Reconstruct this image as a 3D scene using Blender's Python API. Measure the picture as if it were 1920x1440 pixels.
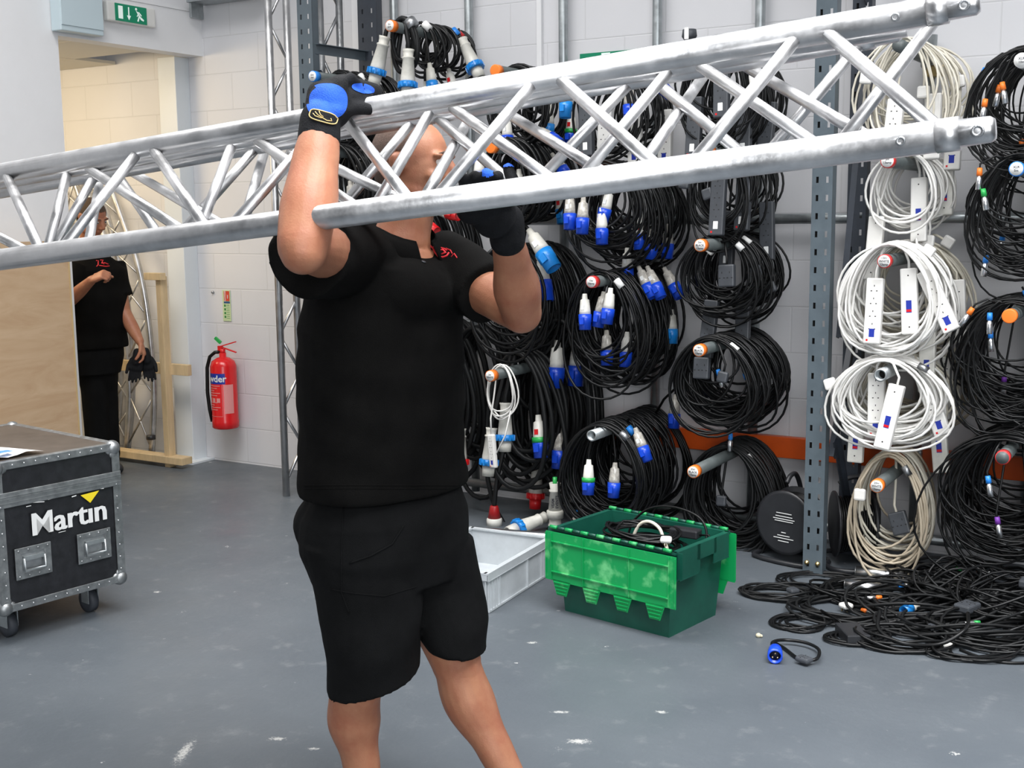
import bpy, bmesh, math, random
from math import sin, cos, tan, pi, radians, sqrt, atan2
from mathutils import Vector, Matrix
V = Vector
for o in list(bpy.data.objects):
    bpy.data.objects.remove(o)
sc = bpy.context.scene
COL = sc.collection
rnd = random.Random(7)

# ------------------------------------------------------------------ camera
FPX, YAW, PITCH, ROLL, HC = 2250.0, radians(30.9), radians(8.1), radians(-0.6), 1.6
Fv = V((-sin(YAW)*cos(PITCH), cos(YAW)*cos(PITCH), -sin(PITCH)))
Rv = V((cos(YAW), sin(YAW), 0)); Uv = Rv.cross(Fv)
Rv, Uv = cos(ROLL)*Rv + sin(ROLL)*Uv, -sin(ROLL)*Rv + cos(ROLL)*Uv
CP = V((0, 0, HC)); Hv = V((-sin(YAW), cos(YAW), 0)); Lv = V((cos(YAW), sin(YAW), 0))
cd = bpy.data.cameras.new('camera'); cam = bpy.data.objects.new('camera', cd); COL.objects.link(cam)
cam.matrix_world = Matrix(((Rv.x, Uv.x, -Fv.x, CP.x), (Rv.y, Uv.y, -Fv.y, CP.y), (Rv.z, Uv.z, -Fv.z, CP.z), (0, 0, 0, 1)))
cd.sensor_fit = 'HORIZONTAL'; cd.sensor_width = 36.0; cd.lens = 36.0*FPX/1920.0
cd.clip_start = 0.05; cd.clip_end = 100
sc.camera = cam

# ------------------------------------------------------------------ world and lights
w = bpy.data.worlds.new('world'); sc.world = w; w.use_nodes = True
bg = w.node_tree.nodes['Background']; bg.inputs[0].default_value = (0.90, 0.94, 1.0, 1); bg.inputs[1].default_value = 0.24
sc.view_settings.view_transform = 'Standard'; sc.view_settings.look = 'None'
sc.view_settings.exposure = -0.06; sc.view_settings.gamma = 1.0; sc.view_settings.use_curve_mapping = False

def area(name, loc, target, sx, sy, power, color, spread=180):
    l = bpy.data.lights.new(name, 'AREA'); l.shape = 'RECTANGLE'; l.size = sx; l.size_y = sy
    l.energy = power; l.color = color; l.spread = radians(spread)
    o = bpy.data.objects.new(name, l); COL.objects.link(o); o.location = loc
    o.rotation_euler = (V(target)-V(loc)).to_track_quat('-Z', 'Y').to_euler()
    return o
area('skylight', (0.7, 1.9, 5.0), (0.3, 2.3, 0), 3.6, 3.2, 330, (0.98, 0.985, 1.0), 110)
area('skylight', (-3.4, 2.6, 5.3), (-3.5, 2.9, 0), 3.4, 2.2, 170, (1.0, 0.985, 0.97), 120)
area('bay_door_daylight', (3.2, -4.2, 3.0), (-2.2, 5.2, 1.1), 4.5, 3.6, 285, (0.95, 0.975, 1.0), 150)
area('back_room_lamp', (-6.9, 4.3, 2.5), (-6.6, 5.4, 0.6), 1.2, 0.5, 36, (1.0, 0.80, 0.52))

# ------------------------------------------------------------------ pixel to place helpers (frame 1920 x 1440)
def ray(x, y): return Fv + (x-960)/FPX*Rv - (y-720)/FPX*Uv
def at(x, y, d):
    r = ray(x, y); return CP + r*(d/r.dot(Hv))
def flo(x, y, z=0.0):
    r = ray(x, y); return CP + r*((z-HC)/r.z)
def onY(x, y, Y):
    r = ray(x, y); return CP + r*(Y/r.y)
def onX(x, y, X):
    r = ray(x, y); return CP + r*(X/r.x)

# ------------------------------------------------------------------ materials
MATS = {}
def mat(name, col, rough=0.5, metal=0.0, var=0.0, vscale=8.0, bump=0.0, bscale=60.0, col2=None, spec=0.5, rvar=0.0, trans=0.0, emit=None, stretch=None, sss=0.0):
    if name in MATS: return MATS[name]
    m = bpy.data.materials.new(name); m.use_nodes = True; nt = m.node_tree; N = nt.nodes; L = nt.links
    b = N['Principled BSDF']
    b.inputs['Base Color'].default_value = (*col, 1); b.inputs['Roughness'].default_value = rough
    b.inputs['Metallic'].default_value = metal; b.inputs['Specular IOR Level'].default_value = spec
    if trans: b.inputs['Transmission Weight'].default_value = trans
    if sss:
        b.inputs['Subsurface Weight'].default_value = sss; b.inputs['Subsurface Radius'].default_value = (0.012, 0.005, 0.003)
        b.inputs['Subsurface Scale'].default_value = 1.0
    if emit:
        b.inputs['Emission Color'].default_value = (*col, 1); b.inputs['Emission Strength'].default_value = emit
    tc = N.new('ShaderNodeTexCoord'); src = tc.outputs['Object']
    if stretch:
        mp = N.new('ShaderNodeMapping'); mp.inputs['Scale'].default_value = stretch
        L.new(src, mp.inputs[0]); src = mp.outputs[0]
    if var or rvar or col2:
        n = N.new('ShaderNodeTexNoise'); n.inputs['Scale'].default_value = vscale; n.inputs['Detail'].default_value = 6
        n.inputs['Roughness'].default_value = 0.65
        L.new(src, n.inputs['Vector'])
        if var or col2:
            mx = N.new('ShaderNodeMix'); mx.data_type = 'RGBA'
            c2 = col2 if col2 else tuple(min(1, c*(1+var)) for c in col)
            c1 = col if col2 else tuple(c*(1-var) for c in col)
            mx.inputs[6].default_value = (*c1, 1); mx.inputs[7].default_value = (*c2, 1)
            rp = N.new('ShaderNodeMapRange'); rp.inputs[1].default_value = 0.32; rp.inputs[2].default_value = 0.68
            L.new(n.outputs['Fac'], rp.inputs[0]); L.new(rp.outputs[0], mx.inputs[0]); L.new(mx.outputs[2], b.inputs['Base Color'])
        if rvar:
            r2 = N.new('ShaderNodeMapRange'); r2.inputs[1].default_value = 0.3; r2.inputs[2].default_value = 0.7
            r2.inputs[3].default_value = max(0.03, rough-rvar); r2.inputs[4].default_value = min(1, rough+rvar)
            L.new(n.outputs['Fac'], r2.inputs[0]); L.new(r2.outputs[0], b.inputs['Roughness'])
    if bump:
        n2 = N.new('ShaderNodeTexNoise'); n2.inputs['Scale'].default_value = bscale; n2.inputs['Detail'].default_value = 4
        L.new(src, n2.inputs['Vector'])
        bp = N.new('ShaderNodeBump'); bp.inputs['Strength'].default_value = bump; bp.inputs['Distance'].default_value = 0.01
        L.new(n2.outputs['Fac'], bp.inputs['Height']); L.new(bp.outputs[0], b.inputs['Normal'])
    MATS[name] = m
    return m

M = dict(
    alu=mat('worn_aluminium', (0.62, 0.62, 0.625), 0.40, 1.0, 0.14, 14, 0.05, 60, rvar=0.12),
    alud=mat('dull_aluminium', (0.42, 0.43, 0.44), 0.42, 1.0, 0.2, 12, 0.1, 80, rvar=0.1),
    galv=mat('galvanised_tube', (0.40, 0.43, 0.44), 0.42, 0.85, 0.18, 20, rvar=0.1),
    silver=mat('silver_tube', (0.75, 0.76, 0.77), 0.28, 1.0, 0.08, 20),
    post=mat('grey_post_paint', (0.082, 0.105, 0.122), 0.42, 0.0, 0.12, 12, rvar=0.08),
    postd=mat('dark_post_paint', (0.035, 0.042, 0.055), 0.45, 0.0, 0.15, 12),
    orange=mat('orange_beam_paint', (0.62, 0.085, 0.008), 0.4, 0.0, 0.1, 6),
    oring=mat('orange_tape', (0.85, 0.19, 0.02), 0.45),
    bring=mat('blue_tape', (0.02, 0.22, 0.70), 0.4),
    rring=mat('red_tape', (0.6, 0.03, 0.03), 0.45),
    peg=mat('grey_peg_plastic', (0.085, 0.10, 0.10), 0.45, 0.0, 0.2, 12),
    rubber=mat('black_rubber', (0.0045, 0.0048, 0.0052), 0.36, 0.0, 0.3, 9, spec=0.30),
    rubberm=mat('matt_black_rubber', (0.006, 0.0065, 0.007), 0.5, 0.0, 0.3, 9, spec=0.3),
    blk=mat('black_plastic', (0.018, 0.019, 0.022), 0.4, 0.0, 0.2, 12),
    dgrey=mat('dark_grey_plastic', (0.045, 0.05, 0.058), 0.5, 0.0, 0.2, 12),
    white=mat('white_plastic', (0.72, 0.71, 0.68), 0.38, 0.0, 0.04, 10),
    cream=mat('cream_cable', (0.66, 0.62, 0.52), 0.42, 0.0, 0.1, 8),
    wcab=mat('white_cable', (0.72, 0.71, 0.68), 0.42, 0.0, 0.06, 8),
    beige=mat('beige_cable', (0.42, 0.36, 0.27), 0.5, 0.0, 0.15, 8),
    conn=mat('grey_connector', (0.55, 0.54, 0.49), 0.42, 0.0, 0.12, 18),
    connw=mat('pale_connector', (0.68, 0.67, 0.62), 0.4, 0.0, 0.1, 18),
    clear=mat('smoky_connector', (0.42, 0.40, 0.36), 0.15, 0.0, 0.35, 60),
    cblue=mat('connector_blue', (0.008, 0.06, 0.55), 0.3, 0.0, 0.1, 12),
    lblue=mat('connector_light_blue', (0.01, 0.20, 0.58), 0.33, 0.0, 0.1, 12),
    cred=mat('connector_red', (0.62, 0.012, 0.015), 0.32, 0.0, 0.1, 12),
    cgreen=mat('marker_green', (0.02, 0.35, 0.07), 0.4),
    yellow=mat('yellow_print', (0.8, 0.62, 0.02), 0.5),
    hole=mat('socket_hole', (0.004, 0.004, 0.004), 0.6),
    ink=mat('marker_ink', (0.02, 0.02, 0.03), 0.6),
    paper=mat('label_paper', (0.80, 0.80, 0.78), 0.6),
    pale=mat('pale_print', (0.72, 0.73, 0.72), 0.6),
    brass=mat('brass_zinc', (0.55, 0.42, 0.2), 0.35, 1.0),
    skin=mat('skin', (0.38, 0.172, 0.095), 0.5, 0.0, 0.0, 13, 0.09, 240, col2=(0.30, 0.108, 0.060), spec=0.4, sss=0.0),
    hair=mat('cropped_hair', (0.085, 0.05, 0.036), 0.8, 0.0, 0.3, 220, 0.5, 500),
    hair2=mat('short_brown_hair', (0.06, 0.035, 0.02), 0.8, 0.0, 0.3, 200, 0.5, 400),
    shirt=mat('black_polo_cotton', (0.0052, 0.005, 0.0048), 0.85, 0.0, 0.25, 9, 0.3, 500, spec=0.06),
    short=mat('black_twill', (0.0055, 0.0057, 0.006), 0.8, 0.0, 0.25, 9, 0.3, 600, spec=0.08),
    gloveb=mat('glove_blue', (0.014, 0.085, 0.47), 0.75, 0.0, 0.18, 30, 0.25, 300, spec=0.3),
    glovek=mat('glove_black', (0.008, 0.0085, 0.010), 0.75, 0.0, 0.25, 30, 0.3, 300, spec=0.15),
    gold=mat('gold_piping', (0.55, 0.40, 0.16), 0.5),
    logored=mat('logo_red', (0.62, 0.02, 0.03), 0.6),
    ply=mat('plywood_edge', (0.55, 0.40, 0.20), 0.6),
    pine=mat('pine_timber', (0.60, 0.45, 0.26), 0.6, 0.0, 0.14, 5, stretch=(6, 6, 1)),
    lam=mat('black_laminate', (0.013, 0.0135, 0.016), 0.33, 0.0, 0.4, 25, 0.05, 300),
    lid=mat('scuffed_lid_laminate', (0.075, 0.062, 0.052), 0.38, 0.0, 0.25, 9),
    caseal=mat('case_aluminium', (0.33, 0.345, 0.35), 0.45, 0.9, 0.22, 30, rvar=0.1),
    red=mat('extinguisher_red', (0.62, 0.012, 0.015), 0.22),
    exblue=mat('label_blue', (0.012, 0.03, 0.30), 0.4),
    signg=mat('exit_green', (0.0, 0.20, 0.10), 0.4, emit=0.15),
    signw=mat('exit_white', (0.75, 0.85, 0.8), 0.4, emit=0.25),
    boxblue=mat('pale_blue_enclosure', (0.52, 0.62, 0.66), 0.4),
    gtray=mat('grey_tray_plastic', (0.47, 0.50, 0.52), 0.42, 0.0, 0.08, 10),
    dgreen=mat('dark_green_plastic', (0.003, 0.052, 0.036), 0.42, 0.0, 0.0, 5, col2=(0.006, 0.085, 0.055)),
    wheel=mat('caster_rubber', (0.035, 0.04, 0.05), 0.6),
    flake=mat('floor_litter', (0.55, 0.50, 0.36), 0.8),
    eye=mat('eye_white', (0.7, 0.66, 0.62), 0.2),
    dark=mat('dark_interior', (0.01, 0.01, 0.01), 0.8),
    lip=mat('lip', (0.42, 0.14, 0.11), 0.5),
)
def lime():
    m = mat('bright_green_lid', (0.0, 0.235, 0.04), 0.4, 0.0, bump=0.04, bscale=40)
    nt = m.node_tree; N = nt.nodes; L = nt.links; b = N['Principled BSDF']
    tc = N.new('ShaderNodeTexCoord'); n = N.new('ShaderNodeTexNoise'); n.inputs['Scale'].default_value = 14; n.inputs['Detail'].default_value = 7
    L.new(tc.outputs['Object'], n.inputs['Vector'])
    r = N.new('ShaderNodeMapRange'); r.inputs[1].default_value = 0.54; r.inputs[2].default_value = 0.70; L.new(n.outputs['Fac'], r.inputs[0])
    mx = N.new('ShaderNodeMix'); mx.data_type = 'RGBA'; mx.inputs[6].default_value = (0.003, 0.27, 0.07, 1); mx.inputs[7].default_value = (0.13, 0.50, 0.20, 1)
    L.new(r.outputs[0], mx.inputs[0]); L.new(mx.outputs[2], b.inputs['Base Color'])
    return m
M['lime'] = lime()

def floor_mat():
    m = bpy.data.materials.new('painted_concrete_floor'); m.use_nodes = True; nt = m.node_tree; N = nt.nodes; L = nt.links
    b = N['Principled BSDF']; tc = N.new('ShaderNodeTexCoord'); P = tc.outputs['Object']
    def noise(s, d=6, r=0.6):
        n = N.new('ShaderNodeTexNoise'); n.inputs['Scale'].default_value = s; n.inputs['Detail'].default_value = d; n.inputs['Roughness'].default_value = r
        L.new(P, n.inputs['Vector']); return n.outputs['Fac']
    def rng(x, a, c, d=0., e=1.):
        r = N.new('ShaderNodeMapRange'); r.inputs[1].default_value = a; r.inputs[2].default_value = c; r.inputs[3].default_value = d; r.inputs[4].default_value = e
        L.new(x, r.inputs[0]); return r.outputs[0]
    def mix(f, a, c):
        x = N.new('ShaderNodeMix'); x.data_type = 'RGBA'
        for i, v in ((6, a), (7, c)):
            if isinstance(v, tuple): x.inputs[i].default_value = (*v, 1)
            else: L.new(v, x.inputs[i])
        L.new(f, x.inputs[0]); return x.outputs[2]
    def math_(op, a, c):
        x = N.new('ShaderNodeMath'); x.operation = op
        for i, v in ((0, a), (1, c)):
            if isinstance(v, (int, float)): x.inputs[i].default_value = v
            else: L.new(v, x.inputs[i])
        return x.outputs[0]
    c = mix(rng(noise(1.3), 0.3, 0.7), (0.078, 0.091, 0.105), (0.103, 0.117, 0.131))
    c = mix(rng(noise(9.0, 8, 0.7), 0.56, 0.80, 0, 0.35), c, (0.30, 0.31, 0.31))
    # small chips and flecks of pale paint
    vo = N.new('ShaderNodeTexVoronoi'); vo.inputs['Scale'].default_value = 2.6; L.new(P, vo.inputs['Vector'])
    d = math_('ADD', vo.outputs['Distance'], math_('MULTIPLY', noise(26, 6, 0.85), 0.60))
    c = mix(rng(d, 0.285, 0.30, 1, 0), c, (0.52, 0.52, 0.50))
    vo2 = N.new('ShaderNodeTexVoronoi'); vo2.inputs['Scale'].default_value = 7.0; L.new(P, vo2.inputs['Vector'])
    d2 = math_('ADD', vo2.outputs['Distance'], math_('MULTIPLY', noise(60, 4, 0.8), 0.5))
    c = mix(rng(d2, 0.25, 0.27, 0.8, 0), c, (0.46, 0.46, 0.45))
    # larger splashes of paint where they lie on this floor
    spots = [(520, 1385, .045, .02), (588, 1404, .03, .016), (998, 1205, .03, .02), (345, 1410, .03, .13), (295, 1110, .03, .02), (1085, 1390, .06, .03), (1050, 1335, .05, .016), (1240, 1335, .03, .02)]
    for (x, y, rx, ry) in spots:
        q = flo(x, y)
        mp = N.new('ShaderNodeMapping'); mp.vector_type = 'TEXTURE'; mp.inputs['Location'].default_value = q
        mp.inputs['Rotation'].default_value = (0, 0, YAW*0.9); mp.inputs['Scale'].default_value = (rx, ry, 1)
        L.new(P, mp.inputs[0])
        ln = N.new('ShaderNodeVectorMath'); ln.operation = 'LENGTH'; L.new(mp.outputs[0], ln.inputs[0])
        dd = math_('ADD', ln.outputs['Value'], math_('MULTIPLY', noise(95, 6, 0.9), 4.0))
        c = mix(rng(dd, 2.3, 2.5, 0.8, 0), c, (0.48, 0.48, 0.46))
    L.new(c, b.inputs['Base Color'])
    L.new(rng(noise(4.0), 0.3, 0.7, 0.34, 0.5), b.inputs['Roughness'])
    b.inputs['Specular IOR Level'].default_value = 0.4
    bp = N.new('ShaderNodeBump'); bp.inputs['Strength'].default_value = 0.12; bp.inputs['Distance'].default_value = 0.01
    L.new(noise(30, 6), bp.inputs['Height']); L.new(bp.outputs[0], b.inputs['Normal'])
    return m

def block_mat(name, c1, c2):
    m = bpy.data.materials.new(name); m.use_nodes = True; nt = m.node_tree; N = nt.nodes; L = nt.links
    b = N['Principled BSDF']; tc = N.new('ShaderNodeTexCoord')
    sp = N.new('ShaderNodeSeparateXYZ'); L.new(tc.outputs['Object'], sp.inputs[0])
    cb = N.new('ShaderNodeCombineXYZ')
    ax = N.new('ShaderNodeMath'); ax.operation = 'ADD'; ax.inputs[1].default_value = 5.648+0.225*20; L.new(sp.outputs['X'], ax.inputs[0])
    az = N.new('ShaderNodeMath'); az.operation = 'ADD'; az.inputs[1].default_value = -0.01+0.225*20; L.new(sp.outputs['Z'], az.inputs[0])
    L.new(ax.outputs[0], cb.inputs[0]); L.new(az.outputs[0], cb.inputs[1])
    br = N.new('ShaderNodeTexBrick'); br.offset = 0.5; br.inputs['Scale'].default_value = 1.0
    br.inputs['Brick Width'].default_value = 0.45; br.inputs['Row Height'].default_value = 0.225
    br.inputs['Mortar Size'].default_value = 0.0045; br.inputs['Mortar Smooth'].default_value = 0.6; br.inputs['Bias'].default_value = 0.0
    br.inputs['Color1'].default_value = (*c1, 1); br.inputs['Color2'].default_value = (*c1, 1); br.inputs['Mortar'].default_value = (*c2, 1)
    L.new(cb.outputs[0], br.inputs['Vector'])
    n = N.new('ShaderNodeTexNoise'); n.inputs['Scale'].default_value = 2.2; n.inputs['Detail'].default_value = 6
    L.new(tc.outputs['Object'], n.inputs['Vector'])
    mx = N.new('ShaderNodeMix'); mx.data_type = 'RGBA'; mx.blend_type = 'MULTIPLY'; mx.inputs[0].default_value = 1
    rp = N.new('ShaderNodeMapRange'); rp.inputs[1].default_value = 0.3; rp.inputs[2].default_value = 0.7; rp.inputs[3].default_value = 0.95; rp.inputs[4].default_value = 1.0
    L.new(n.outputs['Fac'], rp.inputs[0]); L.new(br.outputs['Color'], mx.inputs[6]); L.new(rp.outputs[0], mx.inputs[7])
    L.new(mx.outputs[2], b.inputs['Base Color']); b.inputs['Roughness'].default_value = 0.55
    n2 = N.new('ShaderNodeTexNoise'); n2.inputs['Scale'].default_value = 70; n2.inputs['Detail'].default_value = 5; L.new(tc.outputs['Object'], n2.inputs['Vector'])
    hm = N.new('ShaderNodeMath'); hm.operation = 'MULTIPLY_ADD'; hm.inputs[1].default_value = 0.18; L.new(n2.outputs['Fac'], hm.inputs[0])
    inv = N.new('ShaderNodeMath'); inv.operation = 'SUBTRACT'; inv.inputs[0].default_value = 1.0; L.new(br.outputs['Fac'], inv.inputs[1]); L.new(inv.outputs[0], hm.inputs[2])
    bp = N.new('ShaderNodeBump'); bp.inputs['Strength'].default_value = 0.35; bp.inputs['Distance'].default_value = 0.004
    L.new(hm.outputs[0], bp.inputs['Height']); L.new(bp.outputs[0], b.inputs['Normal'])
    return m

def ply_mat():
    m = bpy.data.materials.new('birch_plywood'); m.use_nodes = True; nt = m.node_tree; N = nt.nodes; L = nt.links
    b = N['Principled BSDF']; tc = N.new('ShaderNodeTexCoord')
    mp = N.new('ShaderNodeMapping'); mp.inputs['Scale'].default_value = (1.1, 1.1, 5.5); L.new(tc.outputs['Object'], mp.inputs[0])
    wv = N.new('ShaderNodeTexNoise'); wv.inputs['Scale'].default_value = 1.6; wv.inputs['Detail'].default_value = 7; wv.inputs['Roughness'].default_value = 0.6; wv.inputs['Distortion'].default_value = 1.6
    L.new(mp.outputs[0], wv.inputs['Vector'])
    cr = N.new('ShaderNodeValToRGB'); cr.color_ramp.elements[0].color = (0.50, 0.335, 0.20, 1); cr.color_ramp.elements[1].color = (0.575, 0.41, 0.26, 1)
    cr.color_ramp.elements[0].position = 0.36; cr.color_ramp.elements[1].position = 0.62
    L.new(wv.outputs['Fac'], cr.inputs[0]); L.new(cr.outputs[0], b.inputs['Base Color']); b.inputs['Roughness'].default_value = 0.55
    return m
M['plyface'] = ply_mat()
M['plaster'] = mat('painted_partition', (0.78, 0.78, 0.79), 0.55, 0.0, 0.02, 3, 0.03, 120)
M['column'] = mat('painted_column', (0.66, 0.70, 0.73), 0.4, 0.0, 0.02, 3)
M['tile'] = mat('ceiling_tile', (0.72, 0.68, 0.60), 0.8)
M['roof'] = mat('roof_lining', (0.42, 0.40, 0.38), 0.8)

# ------------------------------------------------------------------ mesh building
class MB:
    def __init__(s): s.v = []; s.f = []; s.s = []; s.m = []
    def add(s, vs, fs, smooth=True, mi=0):
        n = len(s.v); s.v.extend([V(p) for p in vs])
        for f in fs: s.f.append([i+n for i in f]); s.s.append(smooth); s.m.append(mi)
        return s
    def box(s, c, d, mtx=None, mi=0, bev=0.0):
        c = V(c); hx, hy, hz = [q/2 for q in d]
        if bev <= 0:
            vs = [V((x*hx, y*hy, z*hz)) for z in (-1, 1) for (x, y) in ((-1, -1), (1, -1), (1, 1), (-1, 1))]
            fs = [[3, 2, 1, 0], [4, 5, 6, 7], [0, 1, 5, 4], [1, 2, 6, 5], [2, 3, 7, 6], [3, 0, 4, 7]]
        else:
            b = min(bev, hx*.9, hy*.9, hz*.9); vs = []; 
            bm = bmesh.new(); bmesh.ops.create_cube(bm, size=1)
            for q in bm.verts: q.co = V((q.co.x*2*hx, q.co.y*2*hy, q.co.z*2*hz))
            bmesh.ops.bevel(bm, geom=list(bm.edges), offset=b, segments=2, profile=0.5, affect='EDGES')
            bm.verts.ensure_lookup_table(); vs = [q.co.copy() for q in bm.verts]; fs = [[q.index for q in f.verts] for f in bm.faces]; bm.free()
        if mtx is not None: vs = [mtx @ q for q in vs]
        return s.add([q + c for q in vs], fs, False, mi)
    def ring(s, c, u, v, n, a=1, b=1, e=2.0):
        out = []
        for i in range(n):
            t = 2*pi*i/n; ct, st = cos(t), sin(t)
            x = math.copysign(abs(ct)**(2/e), ct); y = math.copysign(abs(st)**(2/e), st)
            out.append(c + u*x*a + v*y*b)
        return out
    def bridge(s, rings, cap0=True, cap1=True, smooth=True, mi=0, closed=False):
        n = len(rings[0]); vs = [p for r in rings for p in r]; fs = []
        m = len(rings); last = m if closed else m-1
        for k in range(last):
            a = k*n; b = ((k+1) % m)*n
            for i in range(n):
                j = (i+1) % n; fs.append([a+i, a+j, b+j, b+i])
        if not closed:
            if cap0: fs.append(list(range(n-1, -1, -1)))
            if cap1: fs.append([(m-1)*n+i for i in range(n)])
        return s.add(vs, fs, smooth, mi)
    def tube(s, pts, r, n=8, closed=False, mi=0, cap=True):
        pts = [V(p) for p in pts]; m = len(pts); rs = r if isinstance(r, (list, tuple)) else [r]*m
        T = []
        for i in range(m):
            if closed: t = pts[(i+1) % m]-pts[i-1]
            else: t = pts[min(i+1, m-1)]-pts[max(i-1, 0)]
            T.append(t.normalized() if t.length > 1e-9 else V((0, 0, 1)))
        up = V((0, 0, 1)) if abs(T[0].z) < .9 else V((1, 0, 0))
        u = T[0].cross(up).normalized(); rings = []
        for i in range(m):
            u = (u - T[i]*u.dot(T[i])); u = u.normalized() if u.length > 1e-6 else T[i].orthogonal().normalized()
            v = T[i].cross(u)
            rings.append([pts[i] + (u*cos(2*pi*k/n) + v*sin(2*pi*k/n))*rs[i] for k in range(n)])
        return s.bridge(rings, cap, cap, True, mi, closed)
    def lathe(s, prof, o, ax, n=18, mi=0, cap0=True, cap1=True):   # prof: (along, radius)
        o = V(o); ax = V(ax).normalized(); u = ax.orthogonal().normalized(); v = ax.cross(u)
        rings = [[o + ax*h + (u*cos(2*pi*k/n)+v*sin(2*pi*k/n))*max(r, 1e-4) for k in range(n)] for (h, r) in prof]
        return s.bridge(rings, cap0, cap1, True, mi)
    def ball(s, c, r, u=None, n=14, m=9, mi=0):
        c = V(c); rx, ry, rz = (r, r, r) if not isinstance(r, (tuple, list)) else r
        ux, uy, uz = u if u else (V((1, 0, 0)), V((0, 1, 0)), V((0, 0, 1)))
        rings = []
        for k in range(m+1):
            t = pi*k/m; z = -cos(t); q = max(sin(t), 0.001)
            rings.append([c + ux*rx*q*cos(2*pi*i/n) + uy*ry*q*sin(2*pi*i/n) + uz*rz*z for i in range(n)])
        return s.bridge(rings, True, True, True, mi)
    def capsule(s, p0, p1, r0, r1, n=14):
        p0, p1 = V(p0), V(p1); ax = p1-p0; L = ax.length
        if L < 1e-6: return s.ball(p0, r0)
        prof = [(-r0*cos(t), r0*sin(t)) for t in [pi/2*k/4 for k in range(5)]][0:4] + [(0, r0), (L, r1)] + [(L + r1*sin(t), r1*cos(t)) for t in [pi/2*k/4 for k in range(1, 5)]]
        return s.lathe(prof, p0, ax, n)
    def disc(s, c, ax, r, n=20, mi=0, th=0.0012):
        return s.lathe([(0, r), (th, r)], c, ax, n, mi)
    def prism(s, poly, o, u, v, w, mi=0):   # polygon in u,v extruded along w
        o, u, v, w = V(o), V(u), V(v), V(w); n = len(poly)
        a = [o+u*x+v*y for x, y in poly]; b = [p+w for p in a]
        return s.add(a+b, [list(range(n-1, -1, -1)), [n+i for i in range(n)]] + [[i, (i+1) % n, n+(i+1) % n, n+i] for i in range(n)], False, mi)

def obj(name, mb, m, parent=None, off=None, kind=None):
    me = bpy.data.meshes.new(name)
    vs = mb.v if off is None else [p-off for p in mb.v]
    me.from_pydata([tuple(p) for p in vs], [], mb.f)
    me.polygons.foreach_set('use_smooth', mb.s); me.polygons.foreach_set('material_index', mb.m)
    for x in (m if isinstance(m, (list, tuple)) else [m]): me.materials.append(x)
    me.update()
    o = bpy.data.objects.new(name, me); COL.objects.link(o)
    if parent: o.parent = parent
    if kind: o['kind'] = kind
    return o
def tag(o, label, cat, group=None):
    o['label'] = label; o['category'] = cat
    if group: o['group'] = group
    return o
def thing(name, label, cat, loc=(0, 0, 0), rz=0.0, group=None):
    o = bpy.data.objects.new(name, None); COL.objects.link(o); o.location = loc; o.rotation_euler = (0, 0, rz)
    o.empty_display_size = 0.1
    return tag(o, label, cat, group)
def struct(name, mb, m):
    o = obj(name, mb, m); o['kind'] = 'structure'; return o

def glyphs(text, size, bold=0.0, align='CENTER', space=1.0):
    """outline of a line of lettering as (verts, faces) in its own x/y plane"""
    c = bpy.data.curves.new('t', 'FONT'); c.body = text; c.size = size; c.align_x = align; c.align_y = 'CENTER'
    c.offset = bold; c.space_line = space; c.resolution_u = 2
    o = bpy.data.objects.new('t', c); COL.objects.link(o)
    me = bpy.data.meshes.new_from_object(o.evaluated_get(bpy.context.evaluated_depsgraph_get()))
    vs = [q.co.copy() for q in me.vertices]; fs = [list(p.vertices) for p in me.polygons]
    bpy.data.objects.remove(o); bpy.data.curves.remove(c); bpy.data.meshes.remove(me)
    return vs, fs
def lettering(mb, text, o, u, v, size, bold=0.0, th=0.0006, wrap=None, mi=0, space=1.0):
    """flat letters at o spanned by u (reading direction) and v (up)"""
    vs, fs = glyphs(text, size, bold, space=space); o, u, v = V(o), V(u).normalized(), V(v).normalized(); n = u.cross(v)
    if wrap:   # wrap = (centre, axis v, radius, start angle direction)
        c, R = V(wrap[0]), wrap[1]; out = []
        for p in vs:
            a = p.x/R; out.append(c + n*cos(a)*R + u*sin(a)*R + v*p.y)
        mb.add(out, fs, False, mi)
    else:
        mb.add([o + u*p.x + v*p.y + n*th for p in vs], fs, False, mi)
# ================================================================== the room
WY = 5.7; X0 = -5.66
wallmat = block_mat('painted_blockwork', (0.68, 0.68, 0.70), (0.625, 0.625, 0.64))
mb = MB(); mb.box((-2.0, 1.0, -0.05), (18, 16, 0.1)); fl = struct('floor', mb, floor_mat())
mb = MB(); mb.box((-2.5, WY+0.1, 2.85), (13.0, 0.2, 5.9)); struct('wall_back', mb, wallmat)
mb = MB(); mb.box((X0-0.06, 1.6+(-1.6+0)/2, 2.85), (0.12, 4.6+3.0+0.0, 5.9)); 
mb.v = [V((p.x, min(p.y, 4.6), p.z)) for p in mb.v]; struct('wall_left', mb, M['plaster'])
mb = MB(); mb.box((X0-0.06, (4.6+WY)/2, 2.73), (0.12, WY-4.6, 0.26)); struct('trim_1', mb, M['plaster'])
mb = MB(); mb.box((X0-0.09, (4.6+WY)/2, 4.36), (0.06, WY-4.6, 2.98)); mb.box((X0-0.02, (4.6+WY)/2, 2.872), (0.05, WY-4.6, 0.022)); struct('trim_2', mb, M['plaster'])
# encased steel column standing in the opening
mb = MB(); mb.box((-5.865, 5.64, 1.30), (0.155, 0.12, 2.6), bev=0.004); mb.box((-5.85, 5.6, 0.006), (0.26, 0.20, 0.012)); struct('trim_3', mb, M['column'])
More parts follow.
